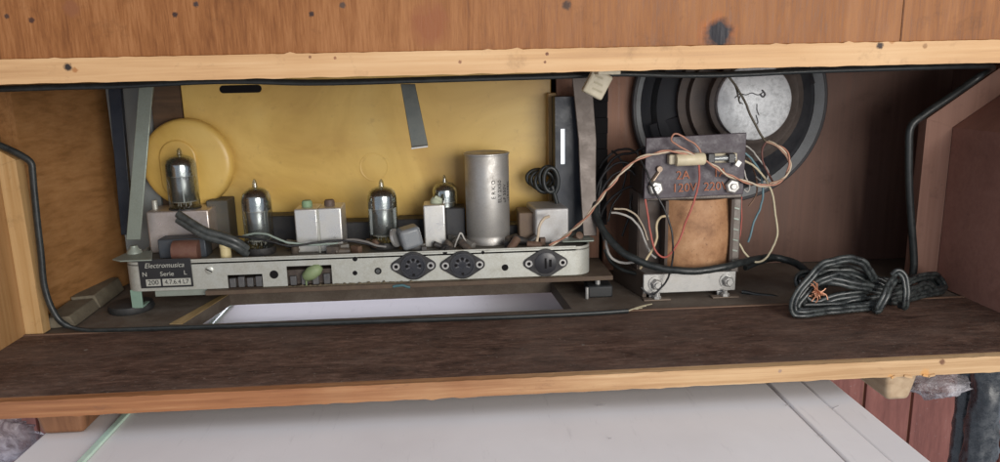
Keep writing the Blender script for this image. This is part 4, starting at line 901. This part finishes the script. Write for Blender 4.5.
m.box(gx-.0030, gx+.0012, -.42, .36, TZ+.0001, TZ+.0022); m.build('edge_strip', plain('pale_green_strip', (.55, .72, .60), .25), tb, bevel=.0006)
m = MB(); 
for px, py, L, a in ((838, 406, .006, .5), (787, 405, .0012, .2), (821, 436, .0016, .6), (610, 438, .0010, .3), (601, 405, .0030, .1)):
    p = atz(px, py, TZ+.0009); m.rbox(p, (L, .00022, .00012), yaw=a)
m.build('scratches', plain('grey_scratch', (.36, .34, .34), .8), tb)

# ================================================================== background: plank wall, wrapped pipes, plastic
wl = NT('red_planks'); v = wl.mapping((1, 1, .15)); n1 = wl.noise(v, 60, 6, .7); n2 = wl.noise(wl.mapping((1, 1, 1)), 90, 6, .8)
col = wl.ramp(n1, [(.35, (.20, .068, .052)), (.6, (.31, .112, .085)), (.8, (.38, .165, .13))]); col = wl.mix(wl.ramp(n2, [(.63, (0, 0, 0)), (.70, (.8, .8, .8))]), col, (.5, .42, .4))
wm = wl.done(col, .6)
m = MB(); yw = .78; x = -1.3; random.seed(5); seams = [atz(912, 420, -.12)]
xs_ = at(910, 420, yw).x; wdt = at(957, 420, yw).x-xs_; kk = 0
while x < 1.6: x += .0; break
k0 = int((xs_+1.3)/wdt)
for k in range(-k0, int(2.2/wdt)-k0+4):
    xa = xs_+k*wdt; m.box(xa+.003, xa+wdt-.003, yw, yw+.02, -.9, .75)
    m.box(xa-.0028, xa+.0028, yw+.008, yw+.02, -.9, .75, mi=1)
o = m.build('plank_wall', [wm, wood('joint_wood', (.2, .1, .05), (.3, .17, .09), (.38, .24, .14), 'z', 200, .6)], None); o['kind'] = 'structure'; tag(o, 'red brown plank wall behind the table', 'plank wall')
pipe_m = dusty('black_film', (.018, .021, .025), (.20, .205, .21), .38, 170, .25, spec=.8, bump=.5)
def pipe(px, y, r, zt, zb_, lab, amp, freq):
    c = at(px, 410, y); m = MB(); vs = []; fs = []; sg, n = 28, 60
    for i in range(n+1):
        z = zt+(zb_-zt)*i/n
        for k in range(sg):
            a = 2*math.pi*k/sg; q = Vector((math.cos(a)*2+c.x*90, math.sin(a)*2, z*freq))
            rr = r*(1+amp*mnoise.noise(q)+amp*.5*mnoise.noise(q*2.6)); vs.append((c.x+rr*math.cos(a), y+rr*math.sin(a), z))
    for i in range(n):
        for k in range(sg): k2 = (k+1) % sg; fs.append((i*sg+k, i*sg+k2, (i+1)*sg+k2, (i+1)*sg+k))
    fs += [tuple(range(sg)), tuple(n*sg+k for k in range(sg-1, -1, -1))]
    m.add(vs, fs); o = m.build('wrapped_pipe', pipe_m, None, smooth=70); return tag(o, lab, 'pipe', 'pipes in black film')
pipe(985, .06, .0105, -.012, -.3, 'thick upright pipe in loose black film at the lower right', .30, 75)
pipe(964, .085, .0065, -.03, -.3, 'thin upright pipe with ribbed black film beside the thicker one', .16, 160)
def crumple(c, sx, sy, sz, mat, lab, seed, name):
    m = MB(); n, s2 = 26, 18; vs = []; fs = []
    for i in range(s2+1):
        t = math.pi*i/s2
        for k in range(n):
            a = 2*math.pi*k/n; d = Vector((math.sin(t)*math.cos(a), math.sin(t)*math.sin(a), math.cos(t)))
            q = 1+.35*mnoise.noise(d*2.2+Vector((seed, 0, 0)))+.25*abs(mnoise.noise(d*5+Vector((0, seed, 0))))+.14*mnoise.noise(d*11)
            vs.append(Vector(c)+Vector((d.x*sx*q, d.y*sy*q, d.z*sz*q)))
    for i in range(s2):
        for k in range(n): k2 = (k+1) % n; fs.append((i*n+k, i*n+k2, (i+1)*n+k2, (i+1)*n+k))
    m.add(vs, fs); return tag(m.build(name, mat, None, smooth=75), lab, 'plastic sheet')
def film_mat(name, lo, hi, clear):
    s = NT(name); n = s.n; v = s.mapping((1, 1, 1)); a = s.noise(v, 90, 6, .7, .8); s.bump(a, .9, .004)
    s.done(s.ramp(a, [(.4, lo), (.65, hi)]), .18, 0, .9)
    tr = n.new('ShaderNodeBsdfTransparent'); mx = n.new('ShaderNodeMixShader'); out = n['Material Output']
    s.link(s.ramp(a, [(.4, (clear,)*3), (.62, (clear+.35,)*3)]), mx.inputs[0]); s.link(tr.outputs[0], mx.inputs[1]); s.link(s.b.outputs[0], mx.inputs[2]); s.link(mx.outputs[0], out.inputs['Surface']); return s.m
fm = film_mat('clear_film', (.22, .20, .21), (.66, .62, .65), .4)
p = at(936, 384, .03); crumple((p.x, .03, p.z), .021, .012, .0075, fm, 'crumpled clear plastic film caught under the right of the cabinet', 3, 'plastic_film')
pm = film_mat('pinkish_film', (.40, .33, .36), (.78, .68, .72), .5)
p = at(10, 432, .05); crumple((p.x-.012, .05, p.z-.004), .026, .015, .017, pm, 'crumpled pinkish plastic bag beside the left foot', 8, 'plastic_bag')
for o in list(bpy.data.objects):
    if '_b' in o: del o['_b']
